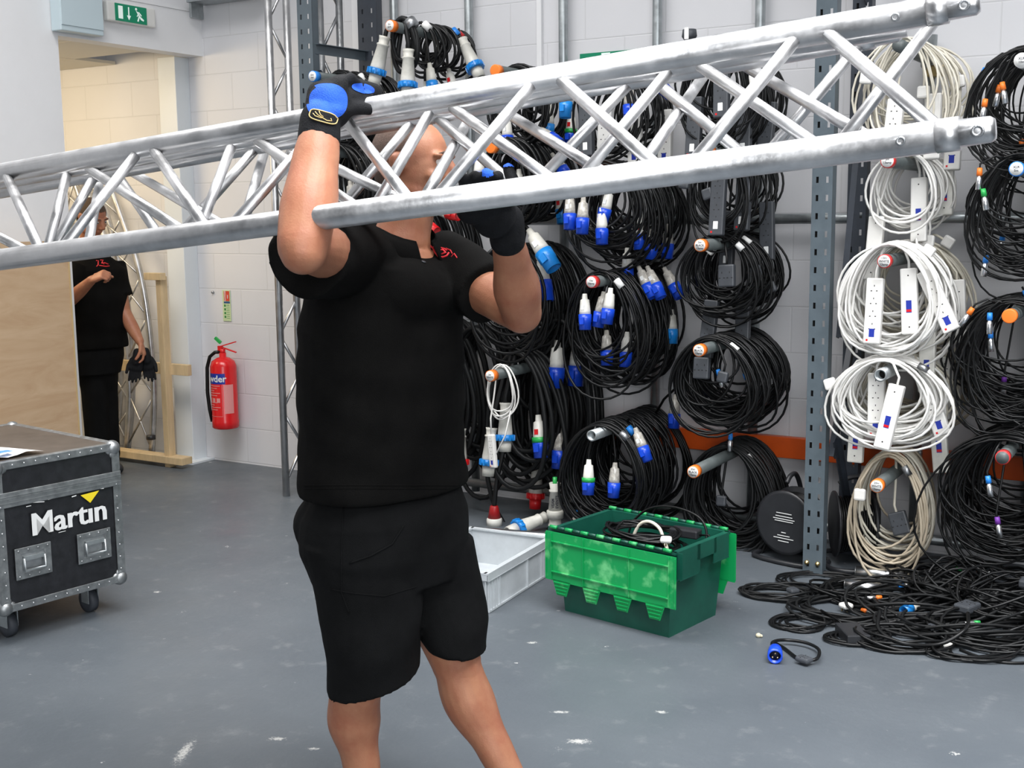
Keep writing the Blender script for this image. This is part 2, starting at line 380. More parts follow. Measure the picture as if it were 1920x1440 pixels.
# ceiling over the back room, with one dropped tile
mb = MB()
for (x0, x1) in ((-8.2, -7.05), (-7.04, -6.45), (-6.44, X0-0.125)):
    for (y0, y1) in ((3.4, 4.2), (4.21, 4.8), (4.81, 5.35), (5.36, 5.69)):
        if x0 == -6.44 and y0 == 5.36: continue
        mb.box(((x0+x1)/2, (y0+y1)/2, 2.615), (x1-x0, y1-y0, 0.02))
mb.box((-6.05, 5.52, 2.66), (0.55, 0.30, 0.02), Matrix.Rotation(0.10, 3, 'Y')); 
struct('ceiling', mb, M['tile'])
mb = MB(); mb.box((-8.3, 4.4, 1.4), (0.1, 2.8, 2.8)); struct('wall_far_left', mb, M['plaster'])
mb = MB(); mb.box((-6.9, 3.3, 1.4), (2.6, 0.1, 2.8)); struct('wall_near', mb, M['plaster'])

# galvanised roof bracket / tray high in the corner
mb = MB(); mb.box((-5.35, 5.62, 2.93), (0.55, 0.14, 0.05)); mb.box((-5.35, 5.55, 2.955), (0.55, 0.01, 0.10)); mb.box((-5.62, 5.62, 2.87), (0.02, 0.10, 0.10))
tag(obj('cable_tray', mb, M['galv']), 'galvanised steel tray high in the corner above the opening', 'tray')
# pale blue enclosure and exit light over the opening
bl = onX(115, 56, X0+.085); br_ = onX(195, 63, X0+.085)
t = thing('switch_box', 'pale blue steel box fixed at the top edge of the opening', 'box', (X0+0.003, (bl.y+br_.y)/2, bl.z))
mb = MB(); mb.box((0.041, 0, 0.22), (0.082, br_.y-bl.y, 0.44), bev=0.005); obj('housing', mb, M['boxblue'], t)
mb = MB(); mb.box((0.084, 0, 0.235), (0.006, br_.y-bl.y-.006, 0.41), bev=0.002); obj('cover', mb, M['boxblue'], t)
t = thing('exit_sign', 'green exit sign with a down arrow and running figure over the opening', 'sign', (X0+0.004, 5.10, 2.775))
mb = MB(); mb.box((0.02, 0, 0), (0.04, 0.36, 0.11), bev=0.008); obj('housing', mb, M['white'], t)
mb = MB(); mb.box((0.042, -0.01, 0), (0.006, 0.235, 0.098), bev=0.002); obj('panel', mb, M['signg'], t)
mb = MB(); o0 = V((0.0462, -0.01, 0)); uy, uz, wx = V((0, 1, 0)), V((0, 0, 1)), V((0.001, 0, 0))
mb.prism([(-.098, -.036), (-.065, -.036), (-.065, .036), (-.098, .036)], o0, uy, uz, wx)
mb.prism([(-.025, .036), (-.017, .036), (-.017, -.012), (-.006, -.012), (-.021, -.038), (-.036, -.012), (-.025, -.012)], o0, uy, uz, wx)
mb.lathe([(0, .008), (.001, .008)], o0+V((0, .036, .031)), (1, 0, 0), 12)
for pl in ([(.034, .022), (.046, .018), (.066, -.008), (.056, -.012)], [(.048, .016), (.056, .018), (.076, .0), (.072, -.006)], [(.056, -.010), (.066, -.008), (.092, -.024), (.088, -.032), (.068, -.026)], [(.052, -.008), (.060, -.010), (.050, -.038), (.040, -.036)], [(.046, .004), (.050, .0), (.042, -.012), (.038, -.008)]):
    mb.prism(pl, o0, uy, uz, wx)
obj('pictogram', mb, M['signw'], t)
# emergency exit sign on the back wall behind the carried truss
t = thing('emergency_sign', 'green and white emergency exit board behind the raised truss on the back wall', 'sign', (-2.82, WY-0.004, 2.33))
mb = MB(); mb.box((0, -0.002, 0), (0.31, 0.004, 0.17)); obj('board', mb, M['signg'], t)
mb = MB(); o0 = V((0, -0.0045, 0)); ux, wy = V((1, 0, 0)), V((0, -0.0006, 0))
mb.prism([(-.03, -.08), (.02, -.08), (.02, .08), (-.03, .08)], o0, ux, uz, wy)
mb.prism([(-.13, .0), (-.09, .05), (-.07, .05), (-.095, .012), (-.05, .012), (-.05, -.012), (-.095, -.012), (-.07, -.05), (-.09, -.05)], o0, ux, uz, wy)
obj('pictogram', mb, M['signw'], t)
# wall conduit
mb = MB(); mb.box((-3.21, WY-0.012, 3.4), (0.028, 0.022, 2.9)); tag(obj('conduit', mb, M['plaster']), 'slim white conduit running up the back wall', 'conduit')
mb = MB(); mb.box((-4.42, WY-0.015, 3.0), (0.05, 0.028, 2.2)); tag(obj('conduit', mb, M['plaster']), 'white trunking on the back wall beside the dark rack post', 'conduit')

# fire extinguisher, its notice, bolt
ex = onY(417, 722, 5.58); t = thing('fire_extinguisher', 'red powder fire extinguisher hung on the white block wall', 'fire extinguisher', (ex.x, 5.595, onY(417, 802, 5.58).z), radians(14))
H = onY(417, 668, 5.58).z - onY(417, 802, 5.58).z
mb = MB(); R = 0.083
mb.lathe([(0, R*.93), (0.008, R*1.03), (0.05, R*1.03), (0.056, R), (H*.86, R), (H*.93, R*.86), (H*.975, R*.5), (H*.985, .022), (H+.02, .022)], (0, 0, 0), (0, 0, 1), 32); obj('cylinder', mb, M['red'], t)
mb = MB()
def wrapbox(mb, a0, a1, z0, z1, R, mi=0, n=10):
    rows = []
    for k in range(n+1):
        a = a0+(a1-a0)*k/n; rows.append((V((sin(a)*R, -cos(a)*R, z0)), V((sin(a)*R, -cos(a)*R, z1))))
    vs = [p for r in rows for p in r]; mb.add(vs, [[2*k, 2*k+2, 2*k+3, 2*k+1] for k in range(n)], True, mi)
wrapbox(mb, -1.3, .62, H*.63, H*.775, R+.0008); obj('name_band', mb, M['exblue'], t)
mb = MB(); lettering(mb, 'Powder', (0, 0, 0), (1, 0, 0), (0, 0, 1), 0.060, 0.0014, wrap=(V((0, 0, H*.70)), R+.0016))
for p in mb.v: 
    a = atan2(p.x, -p.y)-.42; p.x, p.y = sin(a)*(R+.0016), -cos(a)*(R+.0016)
obj('lettering', mb, M['pale'], t)
mb = MB(); wrapbox(mb, .5, 1.25, H*.22, H*.62, R+.0006); 
for k in range(11):
    z = H*(.60-.033*k)
    if k in (5, 6):
        if k == 5:
            for q in range(3): wrapbox(mb, -.95+q*.42, -.66+q*.42, z-.028, z, R+.0008)
        continue
    wrapbox(mb, -1.0, .2-.25*((k*7) % 3), z, z+.0045, R+.0008)
for a in (-1.08, .34): wrapbox(mb, a, a+.02, H*.18, H*.62, R+.0008)
wrapbox(mb, -1.08, .36, H*.18, H*.185, R+.0008); obj('instruction_panel', mb, mat('faded_red_print', (0.72, 0.28, 0.27), 0.5), t)
mb = MB(); z = H+.015; mb.tube([(0, 0, z), (0, 0, z+.03)], .018, 12); mb.box((.035, 0, z+.06), (.13, .014, .007), Matrix.Rotation(-.28, 3, 'Y')); mb.box((.04, 0, z+.028), (.12, .014, .007), Matrix.Rotation(.30, 3, 'Y')); mb.box((-.015, 0, z+.035), (.03, .02, .03)); obj('lever', mb, M['red'], t)
mb = MB(); mb.box((-.03, 0, z+.085), (.05, .016, .018), Matrix.Rotation(.7, 3, 'Y')); obj('safety_tag', mb, M['cgreen'], t)
mb = MB(); mb.tube([(-.02, 0, z+.01), (-.05, -.01, z+.008), (-.085, -.015, z-.02), (-.105, -.02, z-.09), (-.108, -.025, z-.25), (-.098, -.025, z-.36), (-.086, -.02, z-.44)], .0115, 10); obj('hose', mb, M['rubber'], t)
mb = MB(); mb.box((0, .088, H*.75), (.05, .03, .10)); obj('wall_bracket', mb, M['galv'], t)
sg = onY(426, 573, WY); t = thing('wall_notice', 'small red and green extinguisher notice above the fire extinguisher', 'sign', (sg.x, WY-.004, sg.z))
mb = MB(); mb.box((0, 0, 0), (.068, .003, .20)); obj('backing', mb, mat('pale_green_card', (0.55, 0.66, 0.38), .6), t)
mb = MB(); mb.box((.004, -.002, .062), (.048, .002, .064)); obj('red_panel', mb, mat('notice_red', (0.60, 0.06, 0.03), .6), t)
mb = MB(); mb.box((.004, -.002, .021), (.052, .002, .012)); obj('blue_panel', mb, mat('notice_blue', (0.02, 0.08, 0.20), .6), t)
mb = MB()
for k in range(4): mb.box((-.014, -.002, .0-.024*k), (.013, .002, .014))
for k in range(8): mb.box((.012, -.002, .004-.012*k), (.026, .0015, .002))
obj('symbols', mb, mat('notice_green', (0.03, 0.22, 0.05), .6), t)
mb = MB(); lettering(mb, 'POWDER', (-.008, -.0032, .062), (0, 0, 1), (-1, 0, 0), .017, .0004); lettering(mb, 'FIRE', (.014, -.0032, .058), (0, 0, 1), (-1, 0, 0), .013, .0003); obj('lettering', mb, M['pale'], t)
bq = onY(398, 548, WY-.01); mb = MB(); mb.lathe([(0, .009), (.012, .008)], (bq.x, WY-.001, bq.z), (0, -1, 0), 10); tag(obj('wall_bolt', mb, M['alud']), 'small bolt head in the wall left of the extinguisher notice', 'bolt')

# ------------------------------------------------------------------ scaffold of tubes on the back wall
TR = 0.0242; TY = WY-0.05
COLX = {'a': -4.13, 'b': -3.63, 'c': -3.05, 'd': -2.52, 'e': -1.99, 'f': -1.20, 'g': -0.72}
nm = {'a': 'leftmost scaffold tube rising up the back wall', 'b': 'second scaffold tube from the left, behind the topmost peg', 'c': 'scaffold tube rising just left of the emergency sign',
      'd': 'scaffold tube rising just right of the emergency sign', 'e': 'scaffold tube behind the black extension leads', 'f': 'short scaffold tube behind the white extension leads', 'g': 'scaffold tube behind the black microphone cables at the right edge'}
for k, x in COLX.items():
    mb = MB(); top = {'f': 2.36, 'g': 2.5}.get(k, 4.6)
    mb.tube([(x, TY, 0.03), (x, TY, top)], TR, 16); tag(obj('scaffold_tube', mb, M['galv']), nm[k], 'tube')
for nme, z, x0, x1, lb in (('rail', 1.56, -3.3, 0.6, 'long horizontal scaffold rail at head height along the back wall'), ('rail', 0.09, -3.7, 0.6, 'low horizontal scaffold rail just above the floor along the back wall')):
    mb = MB(); mb.tube([(x0, TY-.05, z), (x1, TY-.05, z)], TR, 16); tag(obj('scaffold_rail', mb, M['galv']), lb, 'rail')
for x, z, lb in ((-1.97, 1.56, 'scaffold clamp where the head height rail meets the tube behind the black leads'), (-1.17, 2.20, 'scaffold clamp at the top right of the white leads')):
    t = thing('scaffold_clamp', lb, 'clamp', (x, TY-.03, z))
    mb = MB(); mb.box((0, 0, 0), (.075, .06, .05), bev=.008); obj('body', mb, M['brass'], t)
    mb = MB(); mb.tube([(.03, -.02, -.01), (.075, -.03, -.01)], .006, 8); mb.lathe([(0, .011), (.01, .011)], (.06, -.027, -.01), (1, 0, 0), 6); obj('bolt', mb, M['brass'], t)
mb = MB(); z1 = onY(1511, 819, WY).z; z0 = onY(1511, 858, WY).z
mb.box((-0.9, WY-.055, (z0+z1)/2+.003), (3.9, .045, z1-z0), bev=.004); tag(obj('rack_beam', mb, M['orange']), 'long orange racking beam low along the back wall', 'beam')

# slotted rack uprights
def slotted_post(name, x, y, top, w, d, facing, m, label, pitch=.0762, feet=True):
    """L/U section upright with two columns of real slots in its front face"""
    t = thing(name, label, 'post', (x, y, 0)); mb = MB()
    hw = w/2; sx = [-w*.24, w*.24]; sw = .0055; th = .0025
    xs = [-hw, sx[0]-sw, sx[0]+sw, sx[1]-sw, sx[1]+sw, hw]
    n = int(top/pitch)
    for i in (0, 2, 4): mb.box(((xs[i]+xs[i+1])/2, 0, top/2), (xs[i+1]-xs[i], th, top))
    for i in (1, 3):
        z = 0
        for k in range(n+1):
            c = .05+k*pitch; zz = min(c-.013, top)
            if zz > z: mb.box(((xs[i]+xs[i+1])/2, 0, (z+zz)/2), (xs[i+1]-xs[i], th, zz-z))
            z = c+.013
    mb.box((hw-.00125, d/2, top/2), (.0025, d, top)); mb.box((-hw+.00125, d/2, top/2), (.0025, d, top))
    mb.box((hw-.012, d, top/2), (.024, .0025, top))
    obj('channel', mb, m, t)
    mb = MB(); mb.box((sx[0], .02, top/2), (.02, .003, top)); obj('inner_web', mb, M['hole'], t)
    if feet:
        mb = MB(); mb.box((0, d/2, .003), (w+.03, d+.02, .006)); obj('foot_plate', mb, m, t)
        for sx_ in sx:
            mb = MB(); mb.lathe([(0, .011), (.008, .011), (.009, .006), (.014, .006)], (sx_*1.15, -.002, .055), (0, -1, 0), 6); obj('bolt', mb, M['brass'], t)
    return t
pf = flo(1523, 1078)
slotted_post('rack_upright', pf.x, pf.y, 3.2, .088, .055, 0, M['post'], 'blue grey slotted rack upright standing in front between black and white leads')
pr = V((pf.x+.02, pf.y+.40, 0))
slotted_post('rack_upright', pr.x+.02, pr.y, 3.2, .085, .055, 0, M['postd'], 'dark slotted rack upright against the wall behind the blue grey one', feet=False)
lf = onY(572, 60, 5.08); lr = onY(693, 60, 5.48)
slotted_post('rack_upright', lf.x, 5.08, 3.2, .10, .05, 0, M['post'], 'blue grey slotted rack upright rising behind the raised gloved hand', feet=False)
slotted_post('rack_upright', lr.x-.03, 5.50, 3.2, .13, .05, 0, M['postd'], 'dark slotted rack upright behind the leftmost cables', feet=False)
def brace(p0, p1, m, label, w=.035):
    mb = MB(); d = (p1-p0); L = d.length; c = (p0+p1)/2; q = d.to_track_quat('Z', 'X').to_matrix()
    mb.box(c, (w, .004, L), q); mb.box(c+q @ V((w/2, .012, 0)), (.004, .026, L), q)
    mb2 = MB(); 
    tag(obj('rack_brace', mb, m), label, 'brace')
ya, yb = pf.y+.03, pr.y
bx = pf.x+.06
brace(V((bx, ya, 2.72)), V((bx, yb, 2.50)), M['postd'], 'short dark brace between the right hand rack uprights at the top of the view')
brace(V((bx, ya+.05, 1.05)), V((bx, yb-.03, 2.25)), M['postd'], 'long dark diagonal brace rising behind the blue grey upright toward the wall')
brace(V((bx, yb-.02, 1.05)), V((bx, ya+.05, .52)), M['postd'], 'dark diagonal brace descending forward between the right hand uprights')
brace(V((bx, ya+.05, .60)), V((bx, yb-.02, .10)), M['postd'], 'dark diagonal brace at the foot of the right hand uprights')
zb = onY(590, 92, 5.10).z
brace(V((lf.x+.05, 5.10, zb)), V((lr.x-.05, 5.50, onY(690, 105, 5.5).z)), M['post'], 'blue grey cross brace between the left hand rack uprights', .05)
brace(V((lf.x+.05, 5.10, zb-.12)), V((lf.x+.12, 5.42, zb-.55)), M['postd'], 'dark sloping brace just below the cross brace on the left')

# upright trusses leaning on the rack
def zigtruss(name, label, ch, top, r, rb, pitch, m, z0=.0, cat='truss', slope=(0, 0)):
    t = thing(name, label, cat, (ch[0][0], ch[0][1], z0)); o = V((ch[0][0], ch[0][1], z0))
    P = [V((c[0], c[1], z0)) for c in ch]
    sh = lambda z: V((slope[0]*z, slope[1]*z, z))
    for p in P:
        mb = MB(); mb.tube([p+sh(0), p+sh(top)], r, 12); obj('chord', mb, m, t, o)
    n = len(P)
    pairs = [(0, 1)]
    for a, b in pairs:
        mb = MB(); z = .08; s = 0
        while z+pitch < top:
            p, q = (P[a], P[b]) if s == 0 else (P[b], P[a]); mb.tube([p+sh(z), q+sh(z+pitch-.02)], rb, 8); z += pitch; s ^= 1
        obj('lacing', mb, m, t, o)
    return t
b0 = flo(537, 930)
zigtruss('upright_truss', 'slim aluminium truss standing on the floor left of the carrier', [(b0.x, b0.y), (b0.x+.035, b0.y+.11)], 3.1, .021, .0095, .215, M['alu'], slope=(.0, .0))
ta = onY(601, 60, 5.25); tb = onY(637, 60, 5.36)
zigtruss('upright_truss', 'aluminium truss standing between the left hand rack uprights', [(ta.x, 5.25), (tb.x, 5.36)], 3.1, .02, .0095, .24, M['alud'])
# ================================================================== connectors (local frame: origin at cable entry, pointing along ax)
def frame(ax, face=V((0, -1, 0))):
    ax = V(ax).normalized(); f = V(face) - ax*V(face).dot(ax)
    f = f.normalized() if f.length > 1e-3 else ax.orthogonal().normalized()
    return ax, f, ax.cross(f)
def plug(kind, parent, o, ax, face=(0, -1, 0), s=1.0):
    o = V(o); ax, f, r = frame(ax, face)
    L = lambda pr: [(a*s, b*s) for a, b in pr]
    if kind in ('blue', 'bluew', 'blueg', 'red', 'lblue'):
        body = {'blue': M['clear'], 'bluew': M['connw'], 'blueg': M['connw'], 'red': M['connw'], 'lblue': M['conn']}[kind]
        col = {'blue': M['cblue'], 'bluew': M['cblue'], 'blueg': M['cblue'], 'red': M['cred'], 'lblue': M['lblue']}[kind]
        mb = MB(); mb.lathe(L([(0, .008), (.018, .010), (.022, .016), (.06, .020), (.075, .021)]), o, ax, 14); p = obj('plug', mb, body, parent)
        mb = MB(); mb.lathe(L([(.073, .0235), (.10, .0235), (.102, .022), (.128, .0215), (.128, .018), (.105, .017)]), o, ax, 16, cap1=True)
        mb.box(o+ax*.098*s+f*.022*s, (.016*s, .014*s, .022*s), Matrix((r, f, ax)).transposed()); obj('collar', mb, col, p)
        if kind == 'blueg':
            mb = MB(); mb.lathe(L([(.066, .0245), (.082, .0245)]), o, ax, 14); obj('marker_band', mb, M['cgreen'], p)
        if rnd.random() < .4:
            mb = MB(); mb.box(o+ax*.05*s+f*.0190*s, (.012*s, .003*s, .016*s), Matrix((r, f, ax)).transposed()); obj('sticker', mb, M['cred'] if rnd.random() < .5 else M['pale'], p)
    elif kind in ('big', 'bigred'):
        ring = M['lblue'] if kind == 'big' else M['cred']
        mb = MB(); mb.lathe(L([(.0, .031), (.012, .027), (.035, .025), (.038, .032), (.045, .032), (.048, .028), (.15, .037), (.168, .038)]), o, ax, 20); p = obj('plug', mb, M['conn'], parent)
        mb = MB(); pr = []; mb.lathe(L([(.16, .046), (.19, .047), (.19, .040)]), o, ax, 24); 
        for k in range(12):
            a = 2*pi*k/12; mb.box(o+ax*.175*s+(f*cos(a)+r*sin(a))*.047*s, (.008*s, .006*s, .028*s), Matrix((r*cos(a)-f*sin(a), f*cos(a)+r*sin(a), ax)).transposed())
        obj('locking_ring', mb, ring, p)
        mb = MB(); mb.lathe(L([(.19, .033), (.245, .030), (.245, .026), (.20, .025)]), o, ax, 20); obj('sleeve', mb, M['conn'] if kind == 'big' else M['cred'], p)
    elif kind in ('xo', 'xg', 'xb', 'xp'):
        mb = MB(); mb.lathe(L([(0, .005), (.018, .0075), (.02, .0095), (.058, .0095), (.058, .007)]), o, ax, 12); p = obj('plug', mb, M['silver'], parent)
        mb = MB(); mb.lathe(L([(-.012, .008), (.012, .0095)]), o, ax, 12)
        obj('coloured_boot', mb, {'xo': M['oring'], 'xg': M['cgreen'], 'xb': M['bring'], 'xp': mat('purple_boot', (.15, .03, .3), .5)}[kind], p)
    elif kind in ('stripw', 'stripb'):
        m = M['white'] if kind == 'stripw' else M['dgrey']; W, T, Ln = .068*s, .036*s, .27*s
        q = Matrix((r, f, ax)).transposed(); mb = MB(); mb.box(o+ax*(Ln/2), (W, T, Ln), q, bev=.006); p = obj('socket_strip', mb, m, parent)
        mb = MB()
        for k in range(4):
            c = o+ax*(.045+.052*k)*s+f*(T/2)
            for dx, dz, a, b in ((0, -.013, .003, .007), (-.011, .008, .006, .004), (.011, .008, .006, .004)):
                mb.box(c+r*dx*s+ax*dz*s, (a*s, .0012, b*s), q)
        obj('socket_holes', mb, M['hole'], p)
        mb = MB(); mb.box(o+ax*.225*s+f*(T/2), (.022*s, .0016, .034*s), q); obj('sticker', mb, M['exblue'] if kind == 'stripw' else M['pale'], p)
        mb = MB(); mb.box(o+ax*.255*s+f*(T/2)+r*.018*s, (.008*s, .002, .008*s), q); obj('indicator', mb, M['cred'], p)
    elif kind == 'stripr':
        W, T, Ln = .066*s, .036*s, rnd.choice((.27, .20))*s; q = Matrix((r, f, ax)).transposed()
        mb = MB(); mb.box(o+ax*(Ln/2), (W, T, Ln), q, bev=.006); p = obj('socket_strip', mb, M['white'] if rnd.random() < .6 else M['connw'], parent)
        obj('sticker', MB().box(o+ax*(Ln*.58)+f*(T/2), (.022*s, .0016, .05*s), q), M['exblue'], p)
        obj('sticker', MB().box(o+ax*(Ln*.58+.017)+f*(T/2+.0008), (.020*s, .0016, .010*s), q), M['cred'], p)
        for z_ in (.03, Ln-.03): obj('screw', MB().disc(o+ax*z_+f*(T/2), f, .003, 8), M['hole'], p)
    elif kind in ('p13w', 'p13b'):
        m = M['white'] if kind == 'p13w' else M['dgrey']; q = Matrix((r, f, ax)).transposed()
        mb = MB(); mb.box(o+ax*.026, (.05*s, .024*s, .052*s), q, bev=.009); p = obj('plug', mb, m, parent)
        mb = MB()
        for dx, dz in ((0, .038), (-.011, .016), (.011, .016)): mb.box(o+r*dx*s+ax*dz*s-f*.018*s, (.006*s, .018*s, .004*s), q)
        obj('pins', mb, M['brass'], p)
    elif kind == 'sockb':
        q = Matrix((r, f, ax)).transposed(); mb = MB(); mb.box(o+ax*.05*s, (.075*s, .034*s, .10*s), q, bev=.007); p = obj('socket_box', mb, M['dgrey'], parent)
        mb = MB()
        for sx_ in (-.018, .018):
            for dx, dz, a, b in ((0, -.014, .003, .008), (-.010, .010, .007, .004), (.010, .010, .007, .004)): mb.box(o+ax*.05*s+r*(sx_+dx)*s+ax*dz*s+f*.0172*s, (a*s, .0012, b*s), q)
        obj('socket_holes', mb, M['hole'], p)
    elif kind == 'round':
        mb = MB(); mb.lathe(L([(0, .036), (.012, .038), (.03, .034), (.034, .02)]), o, f, 20); p = obj('plug', mb, M['dgrey'], parent)
    return p

def smoothloop(n, k0, amp):
    ph = [(rnd.uniform(0, 2*pi), rnd.uniform(.4, 1)*amp/(j+1)) for j in range(3)]
    return lambda t: sum(a*sin((j+1)*t+p) for j, (p, a) in enumerate(ph))
def hank_path(w, h, y0, y1, loops, jit=.12, seg=30, top=0.032, wild=0.0, lean=0.0):
    """a hank of cable hung over a peg that runs along y; origin at the peg centre line, y from y0 to y1"""
    pts = []; N = loops*seg; W = H = None
    ws = [w*rnd.uniform(1-jit, 1+jit*.5) for _ in range(loops+1)]; hs = [h*rnd.uniform(1-jit*1.3, 1+jit*.6) for _ in range(loops+1)]
    for k in range(1, loops):
        if rnd.random() < .16: q = rnd.uniform(.55, .8); hs[k] *= q; ws[k] *= q
    if wild:
        for _ in range(max(1, int(loops*wild))):
            k = rnd.randrange(loops+1); hs[k] *= rnd.uniform(1.1, 1.28); ws[k] *= rnd.uniform(1.05, 1.3)
    xs = [rnd.uniform(-1, 1)*w*.10 + lean for _ in range(loops+1)]; ys = [rnd.uniform(0, 1) for _ in range(loops+1)]
    tops = [rnd.uniform(0, .018) for _ in range(loops+1)]
    for i in range(N+1):
        u = i/seg; k = min(int(u), loops-1); fr = u-k; fr2 = fr*fr*(3-2*fr); a = 2*pi*fr
        lw = ws[k]*(1-fr2)+ws[k+1]*fr2; lh = hs[k]*(1-fr2)+hs[k+1]*fr2; cx = xs[k]*(1-fr2)+xs[k+1]*fr2; yy = ys[k]*(1-fr2)+ys[k+1]*fr2
        tp = tops[k]*(1-fr2)+tops[k+1]*fr2
        z = top + tp - lh*(1-cos(a))/2
        dep = (1-cos(a))/2
        x = lw/2*sin(a)*(1-.16*cos(a)) + cx*dep
        y = y0+(y1-y0)*yy + 0.012*sin(3*a+k)*dep
        pts.append(V((x, y, z)))
    return pts
ORD = ['frontmost on', 'second back on', 'third back on', 'fourth back on', 'fifth back on', 'sixth back on', 'seventh back on', 'eighth back on']
def cablehank(nm_, desc, peg, x, z, w, h, y0, y1, loops, r, m, plugs=(), jit=.12, grp=None, cat='cable', wild=.1, tail=True, tape=None, lean=0.0, ps=1.32):
    t = thing(nm_, desc, cat, (x, y0, z), 0, grp)
    pts = hank_path(w, h, 0, y1-y0, loops, jit, wild=wild, top=.024+r+.002, lean=lean)
    mb = MB(); mb.tube(pts, r, 6 if r < .009 else 8); obj('cable', mb, m, t)
    if tape:
        k = 3; p = pts[k]; d = (pts[k+1]-pts[k-1]).normalized(); mb = MB(); mb.tube([p-d*.022, p+d*.022], r*2.6, 10); obj('cable_tie', mb, tape, t)
    for (kind, px_, pz_, ang, py_) in plugs:
        ax = V((sin(radians(ang)), -.12, -cos(radians(ang)))); o = V((px_, py_, pz_))
        plug(kind, t, o, ax, (0, -1, .15), ps if kind[:2] in ('bl', 're', 'lb') else (1.2 if kind[0] == 'x' else 1.0))
        mb = MB(); q = pts[len(pts)//3] if px_ < 0 else pts[-2]
        p0 = V((px_*.35, max(py_, 0)+.01, .03)); mb.tube([p0, p0*.6+o*.4+V((0, 0, .03)), o-ax*.03, o+ax*.012], r, 6); obj('cable_end', mb, m, t)
    return t

PEGTXT = {}
def peg(col, z, ring, txt, desc, yend=4.93, hollow=False, face=None, r=.0265):
    x = COLX[col]; t = thing('hanging_peg', desc, 'peg', (x, TY-.03, z)); L = TY-.03-yend
    mb = MB(); mb.lathe([(0, r), (L, r)] + ([(L, r*.72), (L-.10, r*.72)] if hollow else []), (0, 0, 0), (0, -1, 0), 20, cap1=True); obj('tube', mb, M['peg'] if not hollow else M['galv'], t)
    if hollow:
        mb = MB(); mb.disc((0, -L+.06, 0), (0, -1, 0), r*.71); obj('bore', mb, M['dark'], t)
    mb = MB(); mb.box((0, .0, 0), (.07, .05, .07), bev=.01); obj('clamp', mb, M['galv'], t)
    if ring:
        mb = MB(); mb.lathe([(L-.036, r+.0015), (L, r+.0015), (L+.001, r*.9)], (0, 0, 0), (0, -1, 0), 20); obj('end_cap', mb, ring, t)
    if txt:
        mb = MB(); mb.disc((0, -L-.001, 0), (0, -1, 0), r*.93, 20); d = obj('label_disc', mb, face or M['paper'], t)
        mb = MB(); n = len(txt)
        for i, s_ in enumerate(txt): lettering(mb, s_, (0, -L-.0025, (n-1)*.0065-i*.013), (1, 0, 0), (0, 0, 1), .0125, .0003, th=.0003)
        obj('lettering', mb, M['ink'], d)
    return t

BK = M['rubber']
# column, z, ring, text, name, hank spec
def hanks(col, z, n, desc, names, w, h, ys, ye, loops, r, m, plugsets=(), jit=.12, grp=None, wild=.1, tapes=(), cat='cable', lean=0.0, nm_='cable_coil', ps=1.32):
    jit *= 1.7
    x = COLX[col]
    for i in range(n):
        y0 = ys+(ye-ys)*i/n; y1 = ys+(ye-ys)*(i+.92)/n
        f = rnd.uniform(.93, 1.07); g = rnd.uniform(.90, 1.06)
        cablehank(nm_, '%s, %s %s' % (desc, ORD[i], names), None, x, z, w*f, h*g, y0, y1, loops, r, m[i % len(m)] if isinstance(m, (list, tuple)) else m,
                  plugsets[i] if i < len(plugsets) else (), jit, grp or ('cables on '+names)[:60], cat, wild, tape=tapes[i] if i < len(tapes) else None, lean=lean, ps=ps)

# ---- b: top left peg with big industrial connectors
peg('b', 2.52, M['oring'], ['5m', '63A'], 'peg with orange ring and white disc at the top left of the cable wall')
nmb = 'the topmost orange ringed peg'
hanks('b', 2.52, 1, 'thick black cable with grey and blue connectors', nmb, .16, .34, 5.02, 5.14, 3, .0125, M['rubberm'], [[('big', -.075, -.04, -14, -.03), ('big', .045, -.11, 2, .0)]], .12, tapes=[M['alud']])
hanks('b', 2.52, 4, 'slim black power cable', nmb, .22, .25, 5.18, 5.56, 5, .0075, BK, [[('lblue', .06, -.16, 12, .0)], [('red', -.02, -.24, 10, -.02)], [('bluew', .05, -.17, 18, 0)], [('big', .10, -.02, 32, -.04)]], .15, tapes=[M['paper'], None, M['bring'], M['rring']])
# ---- a: blue peg behind the glove
peg('a', 2.31, M['bring'], ['25m', '16A'], 'peg with blue ring beside the raised gloved hand')
hanks('a', 2.31, 5, 'black cable coil', 'the blue ringed peg by the glove', .30, .42, 5.14, 5.58, 7, .0075, BK, [[], [('p13b', .03, -.03, 20, -.04)], [('bluew', .10, -.04, 35, -.05)]], .14, tapes=[M['alud'], M['paper'], M['paper'], None, None])
peg('a', 1.93, M['oring'], ['10m'], 'peg hidden behind the truss left of the carrier\'s head')
hanks('a', 1.93, 5, 'glossy black cable coil', 'the peg left of the head', .34, .42, 5.08, 5.58, 8, .008, BK, [[('xo', .02, -.1, 10, -.03)], [('blue', .05, -.15, 10, -.03)]], .14)
# ---- b lower, mostly behind the carrier
peg('b', 1.62, M['rring'], ['32A'], 'peg behind the carrier\'s chin with red connectors')
hanks('b', 1.62, 4, 'thick black cable coil with red connector', 'the peg behind the chin', .34, .52, 5.02, 5.5, 6, .0115, BK, [[('red', .10, -.03, 62, -.06)], [('red', .13, .0, 80, -.05)], [], [('xg', .02, -.1, 10, -.05)]], .13, tapes=[M['alud'], None, None, None])
peg('b', .98, M['rring'], ['63A'], 'peg hidden behind the carrier\'s waist')
hanks('b', .98, 3, 'heavy black cable coil behind the carrier', 'the peg behind the waist', .44, .78, 5.05, 5.5, 5, .0135, M['rubberm'], [[('bigred', .16, -.06, 8, -.02)], [('bigred', .20, -.50, 2, .0)], []], .12)
